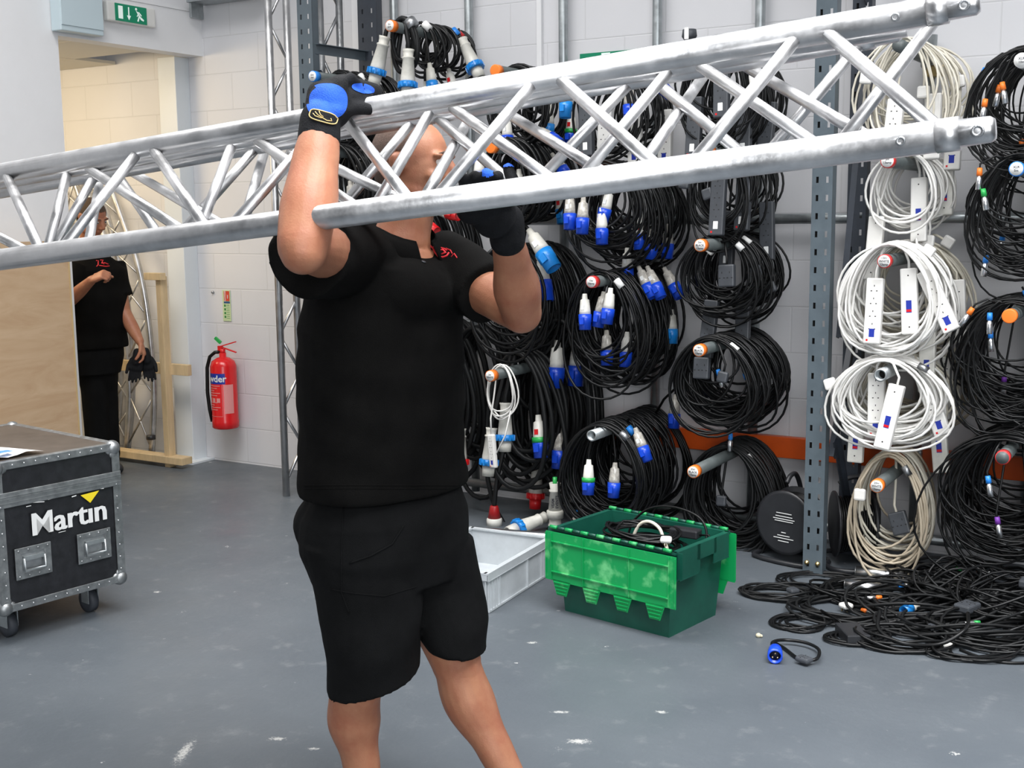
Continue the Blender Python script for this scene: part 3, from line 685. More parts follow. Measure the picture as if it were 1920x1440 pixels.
# ---- c column
peg('c', 2.27, M['oring'], None, 'peg with plain orange end cap just above the raised truss', yend=4.97)
hanks('c', 2.27, 4, 'black cable coil with blue connector', 'the plain orange peg', .28, .40, 5.16, 5.56, 6, .0075, BK, [[('bluew', -.04, -.20, 5, -.02)], [('round', .03, -.12, 0, -.04)], [('lblue', .10, -.14, 0, -.04)], [('blueg', .16, -.17, 0, -.02), ('round', .0, -.14, 0, -.02)]], .14)
peg('c', 1.91, M['oring'], None, 'peg with orange ring seen through the truss right of the face', yend=4.92)
hanks('c', 1.91, 5, 'black cable coil with pale connector', 'the orange peg right of the face', .30, .40, 5.02, 5.56, 6, .0085, BK, [[('bluew', -.09, -.02, 0, -.05), ('bluew', .0, -.09, 0, -.02)], [('bluew', .05, -.10, 8, -.03)], [('blue', .10, .10, 60, -.05)], [('blue', .12, -.02, 40, -.04)], [('lblue', .09, -.2, 10, -.02)]], .14)
peg('c', 1.37, M['bring'], ['32A'], 'peg behind the left forearm of the carrier', yend=5.0)
hanks('c', 1.40, 5, 'black cable coil', 'the peg behind the left forearm', .36, .60, 5.03, 5.56, 7, .008, BK, [[('lblue', -.07, -.03, 0, -.05), ('lblue', .10, -.02, 28, -.06)], [('lblue', .11, .12, 40, -.05)], [('bluew', .10, .0, 15, -.05)], [('bluew', .14, -.44, 0, -.03)], [('bluew', .20, -.44, 0, -.03)]], .13, tapes=[None, None, M['bring']], ps=1.9)
peg('c', .82, M['oring'], ['2m', 'WHITE'], 'peg with orange ring holding the small white lead beside the carrier', yend=4.89)
cablehank('extension_lead', 'small white extension lead looped on the peg beside the carrier', None, COLX['c'], .82, .15, .24, 4.98, 5.02, 4, .0042, M['wcab'], [], .10, cat='extension lead')
t = bpy.data.objects['extension_lead']
plug('stripw', t, V((-.035, -.03, -.30)), V((.08, 0, -1)), (-.25, -1, 0), .62)
mb = MB(); mb.tube([(-.02, 0, -.02), (-.03, -.01, -.12), (-.037, -.03, -.22), (-.035, -.03, -.30)], .0042, 6); mb.tube([(.06, 0, -.18), (.04, -.02, -.30), (-.01, -.03, -.40)], .0035, 6); obj('cable_end', mb, M['wcab'], t)
hanks('c', .86, 4, 'thick low hanging black cable', 'the peg of the small white lead', .42, .74, 5.14, 5.58, 4, .0125, M['rubberm'], [[('big', -.03, -.20, 3, -.06), ('big', -.10, -.33, -2, -.08)], [('blueg', .09, -.27, 8, -.05)], [('blue', .16, -.34, 0, -.05)], [('bigred', -.06, -.58, 0, -.02)]], .12, ps=1.7)
cablehank('power_cable', 'very thick black cable hanging straight down between the carrier and the low coil', None, COLX['c']+.16, 1.02, .34, .92, 5.28, 5.50, 7, .0125, M['rubberm'], [], .16)
cablehank('power_cable', 'heavy black cable bundle hanging behind the small white lead', None, COLX['c']-.10, 1.25, .40, 1.12, 5.36, 5.60, 8, .0125, M['rubberm'], [], .2)
cablehank('power_cable', 'heavy black cable bundle hanging beside the left hip of the carrier', None, COLX['b']+.22, .95, .42, .82, 5.30, 5.58, 8, .0125, M['rubberm'], [], .2)
# ---- d column
peg('d', 2.22, M['oring'], ['5m', '16A'], 'peg behind the truss below the emergency sign', yend=5.0)
hanks('d', 2.22, 4, 'black cable coil behind the truss', 'the peg below the emergency sign', .30, .38, 5.05, 5.56, 6, .0065, BK, [[('lblue', -.16, -.02, 0, -.05), ('stripb', -.06, -.10, 4, -.05)], [('stripw', -.03, -.13, 0, -.03), ('blue', .10, -.04, 4, -.06)], [('stripw', .06, -.14, 4, -.04), ('bluew', .12, .02, 50, -.04)], [('stripw', .16, -.14, 2, -.03)]], .15)
peg('d', 1.78, M['oring'], ['10m', '16A'], 'peg hidden behind the lower truss chord above four blue connectors', yend=4.98)
hanks('d', 1.79, 5, 'black cable coil with blue connectors', 'the peg above the four blue connectors', .40, .50, 5.0, 5.58, 9, .0062, BK, [[('blue', -.12, -.10, 3, -.05), ('blue', -.045, -.12, 1, -.06)], [('bluew', .03, -.08, -12, -.05), ('bluew', .0, -.17, 4, -.08)], [('bluew', .12, -.20, 2, -.03)], [('blue', .14, -.25, -4, -.03), ('bluew', .03, -.36, 4, -.1)], [('blue', .16, -.25, 0, -.02)]], .14, wild=.15)
peg('d', 1.283, M['rring'], ['10m', '16amp'], 'peg with red ring and white disc among the blue connectors')
hanks('d', 1.283, 6, 'black cable coil with blue connectors', 'the red ringed peg', .36, .52, 5.01, 5.60, 10, .0062, BK, [[('bluew', -.07, -.06, 4, -.01), ('blue', .01, -.05, -8, .03), ('bluew', .06, -.03, -4, .0)], [('blue', -.02, -.24, 4, .02)], [('bluew', .06, -.25, 0, -.02)], [('blue', .10, .06, 30, -.08), ('blue', .14, .06, 30, -.07)], [('blue', .18, .05, 34, -.06)], [('lblue', .17, -.16, 4, -.04)]], .12, wild=.12, tapes=[M['paper'], None, None, None, None, None])
peg('d', .565, None, None, 'bare open ended steel peg low on the wall of black cables', hollow=True, yend=4.93)
hanks('d', .565, 6, 'large black cable coil', 'the bare open ended peg', .42, .52, 5.0, 5.60, 11, .0065, BK, [[('blueg', -.05, -.13, 2, .0)], [('blue', .05, -.15, 0, -.02)], [('blue', .14, .02, 26, -.09)], [('blue', .13, -.12, 4, -.06)], [], [('blue', .20, .14, 0, -.05)]], .13, wild=.15, tapes=[M['alud'], M['bring'], None, None])
# ---- e column, black extension leads
peg('e', 2.28, M['oring'], ['1m', 'BLACK', '13amp'], 'peg behind the truss holding the highest black leads', yend=5.0)
hanks('e', 2.28, 5, 'black extension lead', 'the highest peg of black leads', .34, .44, 5.02, 5.56, 9, .0052, BK, [[('stripb', .07, -.02, 3, -.04)], [('p13w', .19, -.10, 10, -.08), ('stripb', -.09, -.18, 0, -.04)], [('stripb', .10, -.18, 2, -.05)], [('stripb', .17, -.20, -3, -.03)], [('stripb', .06, -.16, 4, -.03)]], .14, cat='extension lead', nm_='extension_lead', wild=.12)
mb = MB(); mb.lathe([(0, .03), (.03, .034), (.05, .02)], (0, 0, 0), (0, 0, -1), 14); t = thing('black_plug', 'black plug with a white label standing above the highest black leads', 'plug', (COLX['e']-.13, 5.1, 2.395)); obj('body', mb, M['dgrey'], t)
mb = MB(); mb.box((0, -.033, -.02), (.02, .003, .05)); obj('sticker', mb, M['paper'], t)
peg('e', 1.86, M['oring'], ['3m', 'BLACK', '13amp'], 'peg behind the lower truss chord holding black socket boxes', yend=5.0)
hanks('e', 1.86, 5, 'black extension lead', 'the peg of black socket boxes', .28, .42, 5.05, 5.56, 6, .0055, BK, [[('p13b', -.10, -.11, -8, -.05)], [('stripb', .02, -.10, 0, -.05), ('p13b', -.04, -.16, 20, -.06)], [('stripb', .10, -.08, 0, -.05)], [('stripb', -.02, -.26, 0, -.02)], [('stripb', .13, -.22, 4, -.04)]], .15, cat='extension lead', nm_='extension_lead', wild=.15)
peg('e', 1.453, M['oring'], ['5m', 'BLACK', '13amp'], 'peg labelled 5m black 13amp, upper of the three clear black lead pegs')
hanks('e', 1.453, 6, 'black extension lead', 'the peg labelled 5m black', .36, .40, 5.14, 5.60, 8, .0055, BK, [[('sockb', .06, -.09, 4, -.04)], [('p13w', -.02, .0, -40, -.06), ('stripb', -.06, -.26, -4, .02)], [('p13b', .14, -.10, 20, -.06)], [('stripb', .05, -.27, 2, -.02)], [('p13b', .16, -.18, 20, -.06)], []], .13, cat='extension lead', nm_='extension_lead', wild=.2, tapes=[M['paper'], M['paper'], None])
peg('e', .993, M['oring'], ['10m', 'BLACK', '13amp'], 'peg labelled 10m black 13amp, middle of the three clear black lead pegs')
hanks('e', .993, 6, 'black extension lead', 'the peg labelled 10m black', .40, .43, 5.06, 5.60, 10, .0060, BK, [[('sockb', -.05, -.05, 0, .04), ('p13b', .08, -.10, -10, -.03)], [('xb', .02, -.12, 20, -.03)], [('xb', .12, -.14, 30, -.04)], [('p13b', .14, -.20, 12, -.03)], [], []], .12, cat='extension lead', nm_='extension_lead', wild=.18, tapes=[M['paper'], None, None])
peg('e', .456, M['oring'], ['20m', 'BLACK', '13amp'], 'long bare peg labelled 20m black 13amp low on the wall', yend=4.88)
hanks('e', .456, 5, 'bulky black extension lead', 'the peg labelled 20m black', .40, .54, 5.28, 5.60, 12, .0062, M['rubberm'], [[('xb', .03, .10, 0, -.02)], [('p13b', -.03, -.2, 0, -.03)], [], []], .10, cat='extension lead', nm_='extension_lead', wild=.08, tapes=[M['paper'], None])
# ---- f column, white extension leads
WH = M['wcab']; CR = M['cream']; GW = 'white extension lead'
peg('f', 2.25, None, None, 'bare grey peg at the top of the white leads, behind the truss end', yend=5.05)
hanks('f', 2.25, 5, 'white extension lead', 'the topmost white lead peg', .34, .42, 5.12, 5.58, 5, .0048, CR, [[('p13w', -.13, -.09, -6, -.04)], [('stripw', -.03, -.20, -3, -.04)], [('stripr', .10, -.18, 2, -.05), ('p13w', .07, -.15, 0, -.1)], [('p13w', .17, -.10, 10, -.02)], [('stripw', .15, -.22, 0, -.03)]], .2, cat='extension lead', nm_='extension_lead', wild=.3)
peg('f', 1.79, M['rring'], ['3m', '13amp'], 'peg with red ring and white disc just below the truss end')
hanks('f', 1.79, 4, 'white extension lead', 'the red peg below the truss end', .27, .30, 5.18, 5.58, 5, .0055, WH, [[('stripr', -.11, -.22, -2, .06)], [('stripr', .05, -.06, 3, .0)], [('p13w', .09, -.30, -4, -.06)], [('stripr', .12, -.02, 2, -.02)]], .14, cat='extension lead', nm_='extension_lead', wild=.3)
peg('f', 1.393, M['rring'], ['10m', 'WHITE', '13amp'], 'peg with red ring labelled white in the middle of the white leads')
hanks('f', 1.42, 7, 'white extension lead', 'the red ringed peg labelled white', .40, .46, 4.99, 5.58, 10, .0054, [WH, WH, WH, WH, CR, CR, CR], [[('stripw', -.05, -.10, 0, .02)], [('stripr', .07, -.06, 5, -.02)], [('stripw', .13, -.07, 28, -.10)], [('p13w', .10, .02, 60, -.08), ('p13w', -.2, -.1, -60, -.0)], [('stripr', .12, -.32, 2, -.10)], [('stripw', .20, -.12, 5, -.04)], [('p13w', .12, .05, 60, -.04)]], .14, cat='extension lead', nm_='extension_lead', wild=.25)
peg('f', .93, None, None, 'bare open ended peg among the lower white leads', hollow=True)
hanks('f', .95, 7, 'white extension lead', 'the open ended peg of white leads', .42, .38, 4.99, 5.58, 10, .0054, [WH, WH, WH, CR, CR, CR, M['beige']], [[('stripr', .06, -.06, -10, -.02)], [('stripw', -.05, -.03, 3, .0), ('p13w', -.22, -.08, -70, .0)], [('stripr', -.15, -.24, 0, .02)], [('stripw', .12, -.03, 22, -.10)], [('stripr', .16, -.20, 8, -.06)], [('stripw', .17, .02, 0, -.05)], [('p13b', .24, -.06, 4, -.02)]], .13, cat='extension lead', nm_='extension_lead', wild=.22, tapes=[M['alud']])
peg('f', .468, M['oring'], ['20m', 'WHITE', '13amp'], 'peg with orange ring labelled 20m white low on the wall')
hanks('f', .52, 3, 'beige extension lead', 'the peg labelled 20m white', .30, .50, 5.10, 5.42, 8, .0058, [M['beige'], CR, M['beige']], [[('p13w', -.10, -.10, 0, -.04)], [('sockb', .02, -.22, 20, .0)], []], .12, cat='extension lead', nm_='extension_lead', wild=.2, tapes=[M['alud'], None])
# ---- g column, microphone cables at the right edge
XL = [[('xo', -.13, -.16, -6, -.02), ('xo', -.07, -.10, 12, -.01)], [('xo', -.10, -.10, -8, -.02), ('xb', -.16, -.03, -20, -.01)], [('xo', .06, -.10, 4, .0), ('xg', .10, -.2, 10, .0)], [('xo', -.04, -.3, 10, -.02)], [('xb', -.02, -.3, 0, 0)]]
XM = [[('xg', -.12, -.10, 12, -.02), ('xo', -.14, -.02, 0, -.01)], [('xb', -.12, -.36, -4, -.02), ('xg', .08, -.12, 4, .0)], [('xo', .09, -.06, 4, .0)], [('xb', -.10, -.28, 0, 0)], []]
XN = [[('xb', -.08, -.02, 2, .0), ('xo', -.15, .0, -30, -.01)], [('xb', .06, -.05, 4, .0), ('xb', -.09, -.10, 6, 0)], [('xb', .02, .06, 30, 0)], [('xp', -.06, -.3, 0, 0)], []]
XP = [[('xb', -.05, -.12, 12, -.06)], [('xp', -.02, -.30, 12, -.08)], [('xp', .08, -.36, 0, -.06)], [], []]
G = 'black microphone cable'
peg('g', 2.145, M['paper'], ['XLR', '10m'], 'white labelled peg at the top of the right edge')
hanks('g', 2.16, 5, G, 'the white labelled peg at the right edge', .36, .44, 4.99, 5.56, 11, .0042, BK, XL, .2, wild=.3)
peg('g', 1.746, M['bring'], ['XLR', '5m'], 'blue capped peg at the right edge')
hanks('g', 1.76, 5, G, 'the blue capped peg at the right edge', .36, .46, 4.99, 5.56, 11, .0042, BK, XM, .2, wild=.35)
peg('g', 1.188, M['oring'], None, 'solid orange capped peg at the right edge')
hanks('g', 1.20, 6, G, 'the orange capped peg at the right edge', .44, .50, 4.99, 5.58, 12, .0046, BK, XN, .2, wild=.3)
peg('g', .634, M['rring'], [' '], 'grey ended peg with a thin red ring low at the right edge', face=M['peg'])
hanks('g', .66, 6, G, 'the grey ended peg at the right edge', .46, .54, 5.0, 5.58, 13, .0050, BK, XP, .18, wild=.25)
# ================================================================== the carried trusses
def lerp(a, b, t): return a+(b-a)*t
def chordline(pa, da, pb, db):
    A = at(*pa, da); B = at(*pb, db)
    def g(x):
        lo, hi = -0.6, 1.3
        for _ in range(40):
            mid = (lo+hi)/2; P = A+(B-A)*mid; v = P-CP; px_ = 960+FPX*v.dot(Rv)/v.dot(Fv)
            if px_ < x: lo = mid
            else: hi = mid
        return A+(B-A)*((lo+hi)/2)
    return g
T1 = chordline((0, 325), 3.20, (1800, 11), 2.15)
Bc = chordline((0, 487), 2.90, (1800, 250), 1.90)
Mc = chordline((0, 340), 3.40, (1790, 32), 2.34)
Lc = chordline((0, 357), 3.50, (1642, 68), 2.52)
L2 = chordline((0, 357), 3.66, (1642, 72), 2.70)
B2 = chordline((0, 484), 3.12, (1700, 264), 2.22)
B3 = chordline((0, 482), 3.30, (1650, 272), 2.42)
def truss(label, chords, zigs, loc, ends, grp=None):
    t = thing('box_truss', label, 'truss', loc, 0, grp)
    for (f, x0, x1, r, spig) in chords:
        a, b = f(x0), f(x1); mb = MB(); mb.tube([a, b], r, 20); obj('chord', mb, M['alu'], t, V(loc))
        if spig:
            d = (b-a).normalized(); mb = MB()
            mb.lathe([(-.035, r+.0012), (.0, r+.0012), (.0, r*.86), (.045, r*.80), (.052, r*.62)], b, d, 20); c = obj('coupler', mb, M['alu'], t, V(loc))
            mb = MB(); s = (CP-b).normalized(); s = (s-d*s.dot(d)).normalized(); q = b+d*.028+s*(r*.82)
            mb.lathe([(-.003, .010), (.002, .010), (.002, .006), (-.001, .005)], q, s, 14); obj('pin_hole', mb, M['alud'], c, V(loc))
            q = b-d*.085+s*(r*.985); mb = MB(); mb.lathe([(-.002, .0075), (.0015, .0075), (.0015, .004), (.0, .004)], q, s, 14); obj('rivet', mb, M['alud'], t, V(loc))
    for (fa, fb, pairs, r) in zigs:
        for (xa, xb) in pairs:
            mb = MB(); a, b = fa(xa), fb(xb); mb.tube([a, b], r, 12)
            obj('brace', mb, M['alu'], t, V(loc))
    return t
truss('long aluminium truss carried on the shoulder, the front one held by both gloves',
      [(T1, -420, 1778, .0255, True), (Bc, -420, 1800, .0255, True), (Mc, -420, 1700, .022, False)],
      [(T1, Bc, [(-175, -35), (-175, -330), (10, 78), (264, 112), (284, 392), (622, 428), (640, 775), (1006, 810), (1044, 1243), (1500, 1290), (1544, 1772)], .0125),
       (Mc, B2, [(-150, 60), (-150, -230), (128, 88), (160, 352), (438, 372), (474, 680), (812, 700), (840, 1050), (1262, 1082), (1302, 1548), (1752, 1566)], .0125)],
      tuple(Bc(900)), None)
truss('second aluminium truss carried just behind the front one, ending short of it',
      [(Lc, -420, 1640, .0235, True), (B2, -420, 1700, .0200, False), (B3, -420, 1640, .019, False)],
      [(Lc, B3, [(-60, -160), (-60, 0), (180, 98), (214, 300), (486, 338), (500, 610), (780, 630), (812, 975), (1188, 995), (1216, 1408), (1622, 1430)], .0125),
       (L2, B2, [(-100, -10), (190, 165), (236, 428), (500, 455), (530, 770), (892, 790), (925, 1150), (1330, 1190), (1385, 1650)], .0125)],
      tuple(B3(900)), None)

def spline(P, k=8):
    out = []
    for i in range(len(P)-1):
        p0, p1, p2, p3 = P[max(i-1, 0)], P[i], P[i+1], P[min(i+2, len(P)-1)]
        for j in range(k):
            t = j/k; out.append(.5*((2*p1)+(p2-p0)*t+(2*p0-5*p1+4*p2-p3)*t*t+(3*p1-p0-3*p2+p3)*t**3))
    return out+[P[-1]]
# ================================================================== flight case
Nn = (at(8, 1190, 4.34)); N0 = V((Nn.x, Nn.y, 0)); R0 = at(240, 1095, 4.76); R0.z = 0
ux = (R0-N0); CW = .53; ang = atan2(ux.y, ux.x); D = .80; Z0, Z1 = .125, .70
fc = thing('flight_case', 'black wheeled flight case with aluminium edges at the left edge', 'flight case', tuple(N0), ang)
mb = MB(); mb.box((CW/2, D/2, (Z0+.545)/2), (CW-.012, D-.012, .545-Z0), bev=.004); obj('body', mb, M['lam'], fc)
mb = MB(); mb.box((CW/2, D/2, .63), (CW-.012, D-.012, .13), bev=.003); obj('lid', mb, M['lam'], fc)
mb = MB(); mb.box((CW/2, D/2, Z1-.002), (CW-.05, D-.05, .006)); obj('lid_top', mb, M['lid'], fc)
e = .034
def edge(name, c, d): 
    m_ = MB(); m_.box(c, d, bev=.003); obj(name, m_, M['caseal'], fc)
for (x, y) in ((0, 0), (CW, 0), (CW, D), (0, D)):
    sx_, sy_ = (1 if x == 0 else -1), (1 if y == 0 else -1)
    m_ = MB(); m_.box((x+sx_*e/2, y+sy_*.001, (Z0+.555)/2), (e, .004, .555-Z0)); m_.box((x+sx_*.001, y+sy_*e/2, (Z0+.555)/2), (.004, e, .555-Z0)); obj('edge_strip', m_, M['caseal'], fc)
    m_ = MB(); m_.box((x+sx_*e/2, y+sy_*.001, .635), (e, .004, .13)); m_.box((x+sx_*.001, y+sy_*e/2, .635), (.004, e, .13)); obj('edge_strip', m_, M['caseal'], fc)
for z in (Z0+.017, Z1-.012):
    for (c, d) in (((CW/2, .001, z), (CW, .005, .030)), ((CW/2, D-.001, z), (CW, .005, .030)), ((.001, D/2, z), (.005, D, .030)), ((CW-.001, D/2, z), (.005, D, .030))):
        edge('edge_strip', c, d)
for (c, d) in (((CW/2, .014, Z1), (CW, .03, .005)), ((CW/2, D-.014, Z1), (CW, .03, .005)), ((.014, D/2, Z1), (.03, D, .005)), ((CW-.014, D/2, Z1), (.03, D, .005))): edge('edge_strip', c, d)
m_ = MB()
for (c, d) in (((CW/2, .0, .558), (CW+.004, .008, .058)), ((CW/2, D, .558), (CW+.004, .008, .058)), ((0, D/2, .558), (.008, D, .058)), ((CW, D/2, .558), (.008, D, .058))): m_.box(c, d, bev=.002)
for k in (-.012, .004, .012): m_.box((CW/2, -.0045, .558+k), (CW, .003, .004))
obj('closure_band', m_, M['caseal'], fc)
m_ = MB()
for k in range(11):
    x = .03+k*(CW-.06)/10
    for z in (Z0+.017, Z1-.012): m_.ball((x, -.003, z), (.0035, .002, .0035), None, 8, 5)
for z in [Z0+.06+.05*k for k in range(8)]:
    for x in (.02, CW-.02): m_.ball((x, -.003, z), (.0035, .002, .0035), None, 8, 5)
obj('rivets', m_, M['silver'], fc)
for (x, y) in ((0, 0), (CW, 0), (CW, D), (0, D)):
    for z in (Z0, Z1):
        sx_, sy_, sz_ = (1 if x == 0 else -1), (1 if y == 0 else -1), (1 if z == Z0 else -1)
        m_ = MB(); m_.ball((x+sx_*.018, y+sy_*.018, z+sz_*.018), .031, None, 16, 10)
        m_.ball((x+sx_*.038, y+sy_*.006, z+sz_*.02), (.022, .009, .022), None, 12, 8); m_.ball((x+sx_*.006, y+sy_*.038, z+sz_*.02), (.009, .022, .022), None, 12, 8); m_.ball((x+sx_*.02, y+sy_*.006, z+sz_*.04), (.022, .009, .022), None, 12, 8)
        obj('ball_corner', m_, M['caseal'], fc)
for hx in (.135, .395):
    m_ = MB(); hz = .305; w_, h_ = .148, .122
    for (c, d) in (((hx, -.003, hz+h_/2-.012), (w_, .006, .024)), ((hx, -.003, hz-h_/2+.012), (w_, .006, .024)), ((hx-w_/2+.014, -.003, hz), (.028, .006, h_-.04)), ((hx+w_/2-.014, -.003, hz), (.028, .006, h_-.04))): m_.box(c, d, bev=.002)
    for i in range(4):
        for j in (0, 1): m_.ball((hx-.06+.04*i, -.0065, hz+(j*2-1)*(h_/2-.011)), (.0045, .003, .0045), None, 8, 5)
    hd = obj('handle_plate', m_, M['caseal'], fc)
    m_ = MB(); m_.box((hx, .0, hz), (w_-.056, .004, h_-.048)); obj('recess_dish', m_, M['alud'], hd)
    m_ = MB(); m_.tube([(hx-.042, -.012, hz+.02), (hx-.042, -.016, hz-.028), (hx+.042, -.016, hz-.028), (hx+.042, -.012, hz+.02)], .0055, 10); m_.box((hx, -.008, hz+.018), (.084, .010, .016)); obj('handle', m_, M['galv'], hd)
m_ = MB()
for dx in (-.003, -.001, .001, .003): lettering(m_, 'Mart\u0131n', (.297+dx, -.0035-dx*.05, .440), (1, 0, 0), (0, 0, 1), .124, .0008); 
obj('lettering', m_, M['pale'], fc)
m_ = MB(); m_.prism([(.348, .520), (.430, .524), (.388, .482)], (0, -.0032, 0), (1, 0, 0), (0, 0, 1), (0, -.0006, 0)); obj('yellow_triangle', m_, M['yellow'], fc)
m_ = MB()
for (x, z, a, b) in ((.17, .528, .05, .003), (.23, .532, .04, .004), (.30, .535, .04, .003), (.32, .522, .02, .004), (.445, .532, .014, .008), (.13, .52, .02, .0025), (.26, .392, .03, .002)): m_.box((x, -.0032, z), (a, .0006, b), Matrix.Rotation(rnd.uniform(-.15, .15), 3, 'Y'))
obj('sticker_remains', m_, M['pale'], fc)
for i, (x, y) in enumerate(((.075, .09), (CW-.10, .10), (CW-.10, D-.1), (.075, D-.1))):
    m_ = MB(); m_.box((x, y, Z0-.008), (.09, .08, .006)); m_.box((x-.022, y+.01, .080), (.004, .05, .075)); m_.box((x+.022, y+.01, .080), (.004, .05, .075)); 
    cs = obj('caster', m_, M['galv'], fc)
    m_ = MB(); m_.lathe([(-.017, .030), (-.015, .050), (.015, .050), (.017, .030)], (x, y+.02, .050), (1, 0, 0), 22); obj('wheel', m_, M['wheel'], cs)
# sheet of paper on the lid
pp = thing('paper_sheet', 'curling white and blue paper lying on the flight case lid', 'paper', tuple(N0+V((0, 0, Z1+.004))), ang)
m_ = MB(); rows = []
for i in range(9):
    for j in range(2): rows.append(V((-.06+.30*i/8-.05*j, .05+.19*j, .004+.012*sin(i*.75)**2)))
m_.add(rows, [[2*i, 2*i+2, 2*i+3, 2*i+1] for i in range(8)], True); obj('sheet', m_, M['paper'], pp)
m_ = MB(); rows = []
for i in range(5):
    for j in range(2): rows.append(V((-.02+.14*i/4, .06+.045*j, .0055+.012*sin((i*.47+.6)*.75)**2+.006)))
m_.add(rows, [[2*i, 2*i+2, 2*i+3, 2*i+1] for i in range(4)], True); obj('blue_print', m_, mat('print_blue', (.08, .25, .65), .5), pp)

# ================================================================== plywood crate behind the case
pa = onX(140, 500, -4.55)
pw = at(150, 820, 6.60); pw0 = at(-150, 820, 5.75)
dirp = (V((pw0.x, pw0.y, 0))-V((pw.x, pw.y, 0))); Lp = dirp.length; ap = atan2(dirp.y, dirp.x)
ztop = at(100, 452, 6.45).z
pl = thing('plywood_crate', 'tall plywood crate standing behind the flight case at the left edge', 'crate', (pw.x, pw.y, 0), ap)
mb = MB(); mb.box((Lp/2, -.009, ztop/2), (Lp, .018, ztop)); obj('front_panel', mb, M['plyface'], pl)
mb = MB(); mb.box((Lp/2+.01, -.05, ztop/2-.01), (Lp-.02, .06, ztop-.02)); obj('side_panel', mb, M['ply'], pl)
mb = MB(); mb.box((.004, .003, ztop/2), (.008, .004, ztop)); obj('edge_band', mb, M['ply'], pl)

# ================================================================== back room: pine frame and curved trusses
def timber(p0, p1, w, d, label):
    mb = MB(); dd = p1-p0; q = dd.to_track_quat('Z', 'Y').to_matrix(); mb.box((p0+p1)/2, (w, d, dd.length), q, bev=.002)
    return mb
yF = 5.40
xa = onY(302, 520, yF).x; fz = onY(302, 518, yF).z
fr = thing('timber_frame', 'pale pine stud frame standing by the column in the back room', 'timber frame', (xa, yF, 0)); o_ = V((xa, yF, 0))
for nm_, mb in (('upright', timber(V((xa, yF, .0)), V((xa, yF, fz)), .045, .055, '')),
                ('top_block', timber(V((xa-.10, yF-.03, fz)), V((xa+.05, yF-.03, fz)), .045, .045, '')),
                ('rail', timber(V((xa-1.2, yF+.04, onY(250, 688, yF).z)), V((xa+.17, yF+.04, onY(250, 688, yF).z)), .035, .07, '')),
                ('sole_plate', timber(V((xa-1.2, yF, .05)), V((xa+.15, yF, .05)), .09, .045, ''))):
    obj(nm_, mb, M['pine'], fr, o_)
def curved(label, pix, off, Y, rr=.021):
    P = [onY(x, y, Y) for x, y in pix]; Q = [onY(x+off, y, Y+.02) for x, y in pix]
    for S in (P, Q):
        S[-1].z = .022
    def dens(S):
        out = []
        for i in range(len(S)-1):
            p0 = S[max(i-1, 0)]; p1 = S[i]; p2 = S[i+1]; p3 = S[min(i+2, len(S)-1)]
            for k in range(6):
                t = k/6; out.append(.5*((2*p1)+(p2-p0)*t+(2*p0-5*p1+4*p2-p3)*t*t+(3*p1-p0-3*p2+p3)*t**3))
        return out+[S[-1]]
    P, Q = dens(P), dens(Q); o = P[-1].copy()
    t = thing('curved_truss', label, 'truss', tuple(o), 0, None)
    for S in (P, Q):
        mb = MB(); mb.tube(S, rr, 10); obj('chord', mb, M['alu'], t, o)
    mb = MB(); n = len(P); st = 5
    for i in range(0, n-st, st):
        mb.tube([P[i], Q[i+st]], .007, 6); mb.tube([Q[i], P[i+st]], .007, 6)
    obj('lacing', mb, M['alu'], t, o)
curved('outer curved aluminium truss leaning beside the pine upright', [(206, 345), (232, 420), (254, 480), (272, 560), (284, 660), (289, 740), (284, 850)], -46, 5.50)
curved('inner curved aluminium truss behind the far man\'s hanging gloves', [(180, 340), (205, 420), (225, 500), (240, 580), (248, 680), (247, 760), (240, 850)], -40, 5.58)
curved('curved aluminium truss arching over the far man\'s head', [(140, 335), (172, 420), (200, 500), (218, 590), (226, 690), (224, 770), (218, 850)], -44, 5.64, .018)
mb = MB(); q = onY(283, 820, 5.40+.06); mb.lathe([(-.014, .03), (.014, .03)], q, (0, 0, 1), 12); tag(obj('strap', mb, M['blk']), 'black strap round the foot of the outer curved truss', 'strap')

# ================================================================== grey tray
f0 = flo(914, 1150); r0 = flo(1030, 1076); a_ = atan2(r0.y-f0.y, r0.x-f0.x)
tr = thing('storage_tray', 'shallow empty grey plastic tray on the floor behind the carrier\'s leg', 'tray', tuple(f0), a_)
Lt, Wt, Ht = .60, .40, .165
def shell(mb, L, W, H, th, taper=.0, z0=0.0):
    for (c, d) in (((L/2, th/2, H/2), (L, th, H)), ((L/2, W-th/2, H/2), (L, th, H)), ((th/2, W/2, H/2), (th, W, H)), ((L-th/2, W/2, H/2), (th, W, H))): mb.box((c[0], c[1], c[2]+z0), d)
    mb.box((L/2, W/2, z0+th), (L-.002, W-.002, th))
mb = MB(); shell(mb, Lt, Wt, Ht, .004); obj('tub', mb, M['gtray'], tr)
mb = MB()
for (c, d) in (((Lt/2, 0, Ht), (Lt+.02, .022, .007)), ((Lt/2, Wt, Ht), (Lt+.02, .022, .007)), ((0, Wt/2, Ht), (.022, Wt, .007)), ((Lt, Wt/2, Ht), (.022, Wt, .007)),
               ((Lt/2, -.009, Ht-.014), (Lt+.018, .003, .028)), ((Lt/2, -.006, Ht-.030), (Lt+.012, .012, .003)), ((-.009, Wt/2, Ht-.014), (.003, Wt+.01, .028)), ((Lt/2, -.003, .006), (Lt, .010, .008))): mb.box(c, d)
obj('rim', mb, M['gtray'], tr)
for x in (.004, .03, .055, .075, .10, .36, Lt-.10, Lt-.075, Lt-.055, Lt-.03, Lt-.004): obj('rib', MB().box((x, -.004, Ht/2-.01), (.004, .009, Ht-.03)), M['gtray'], tr)
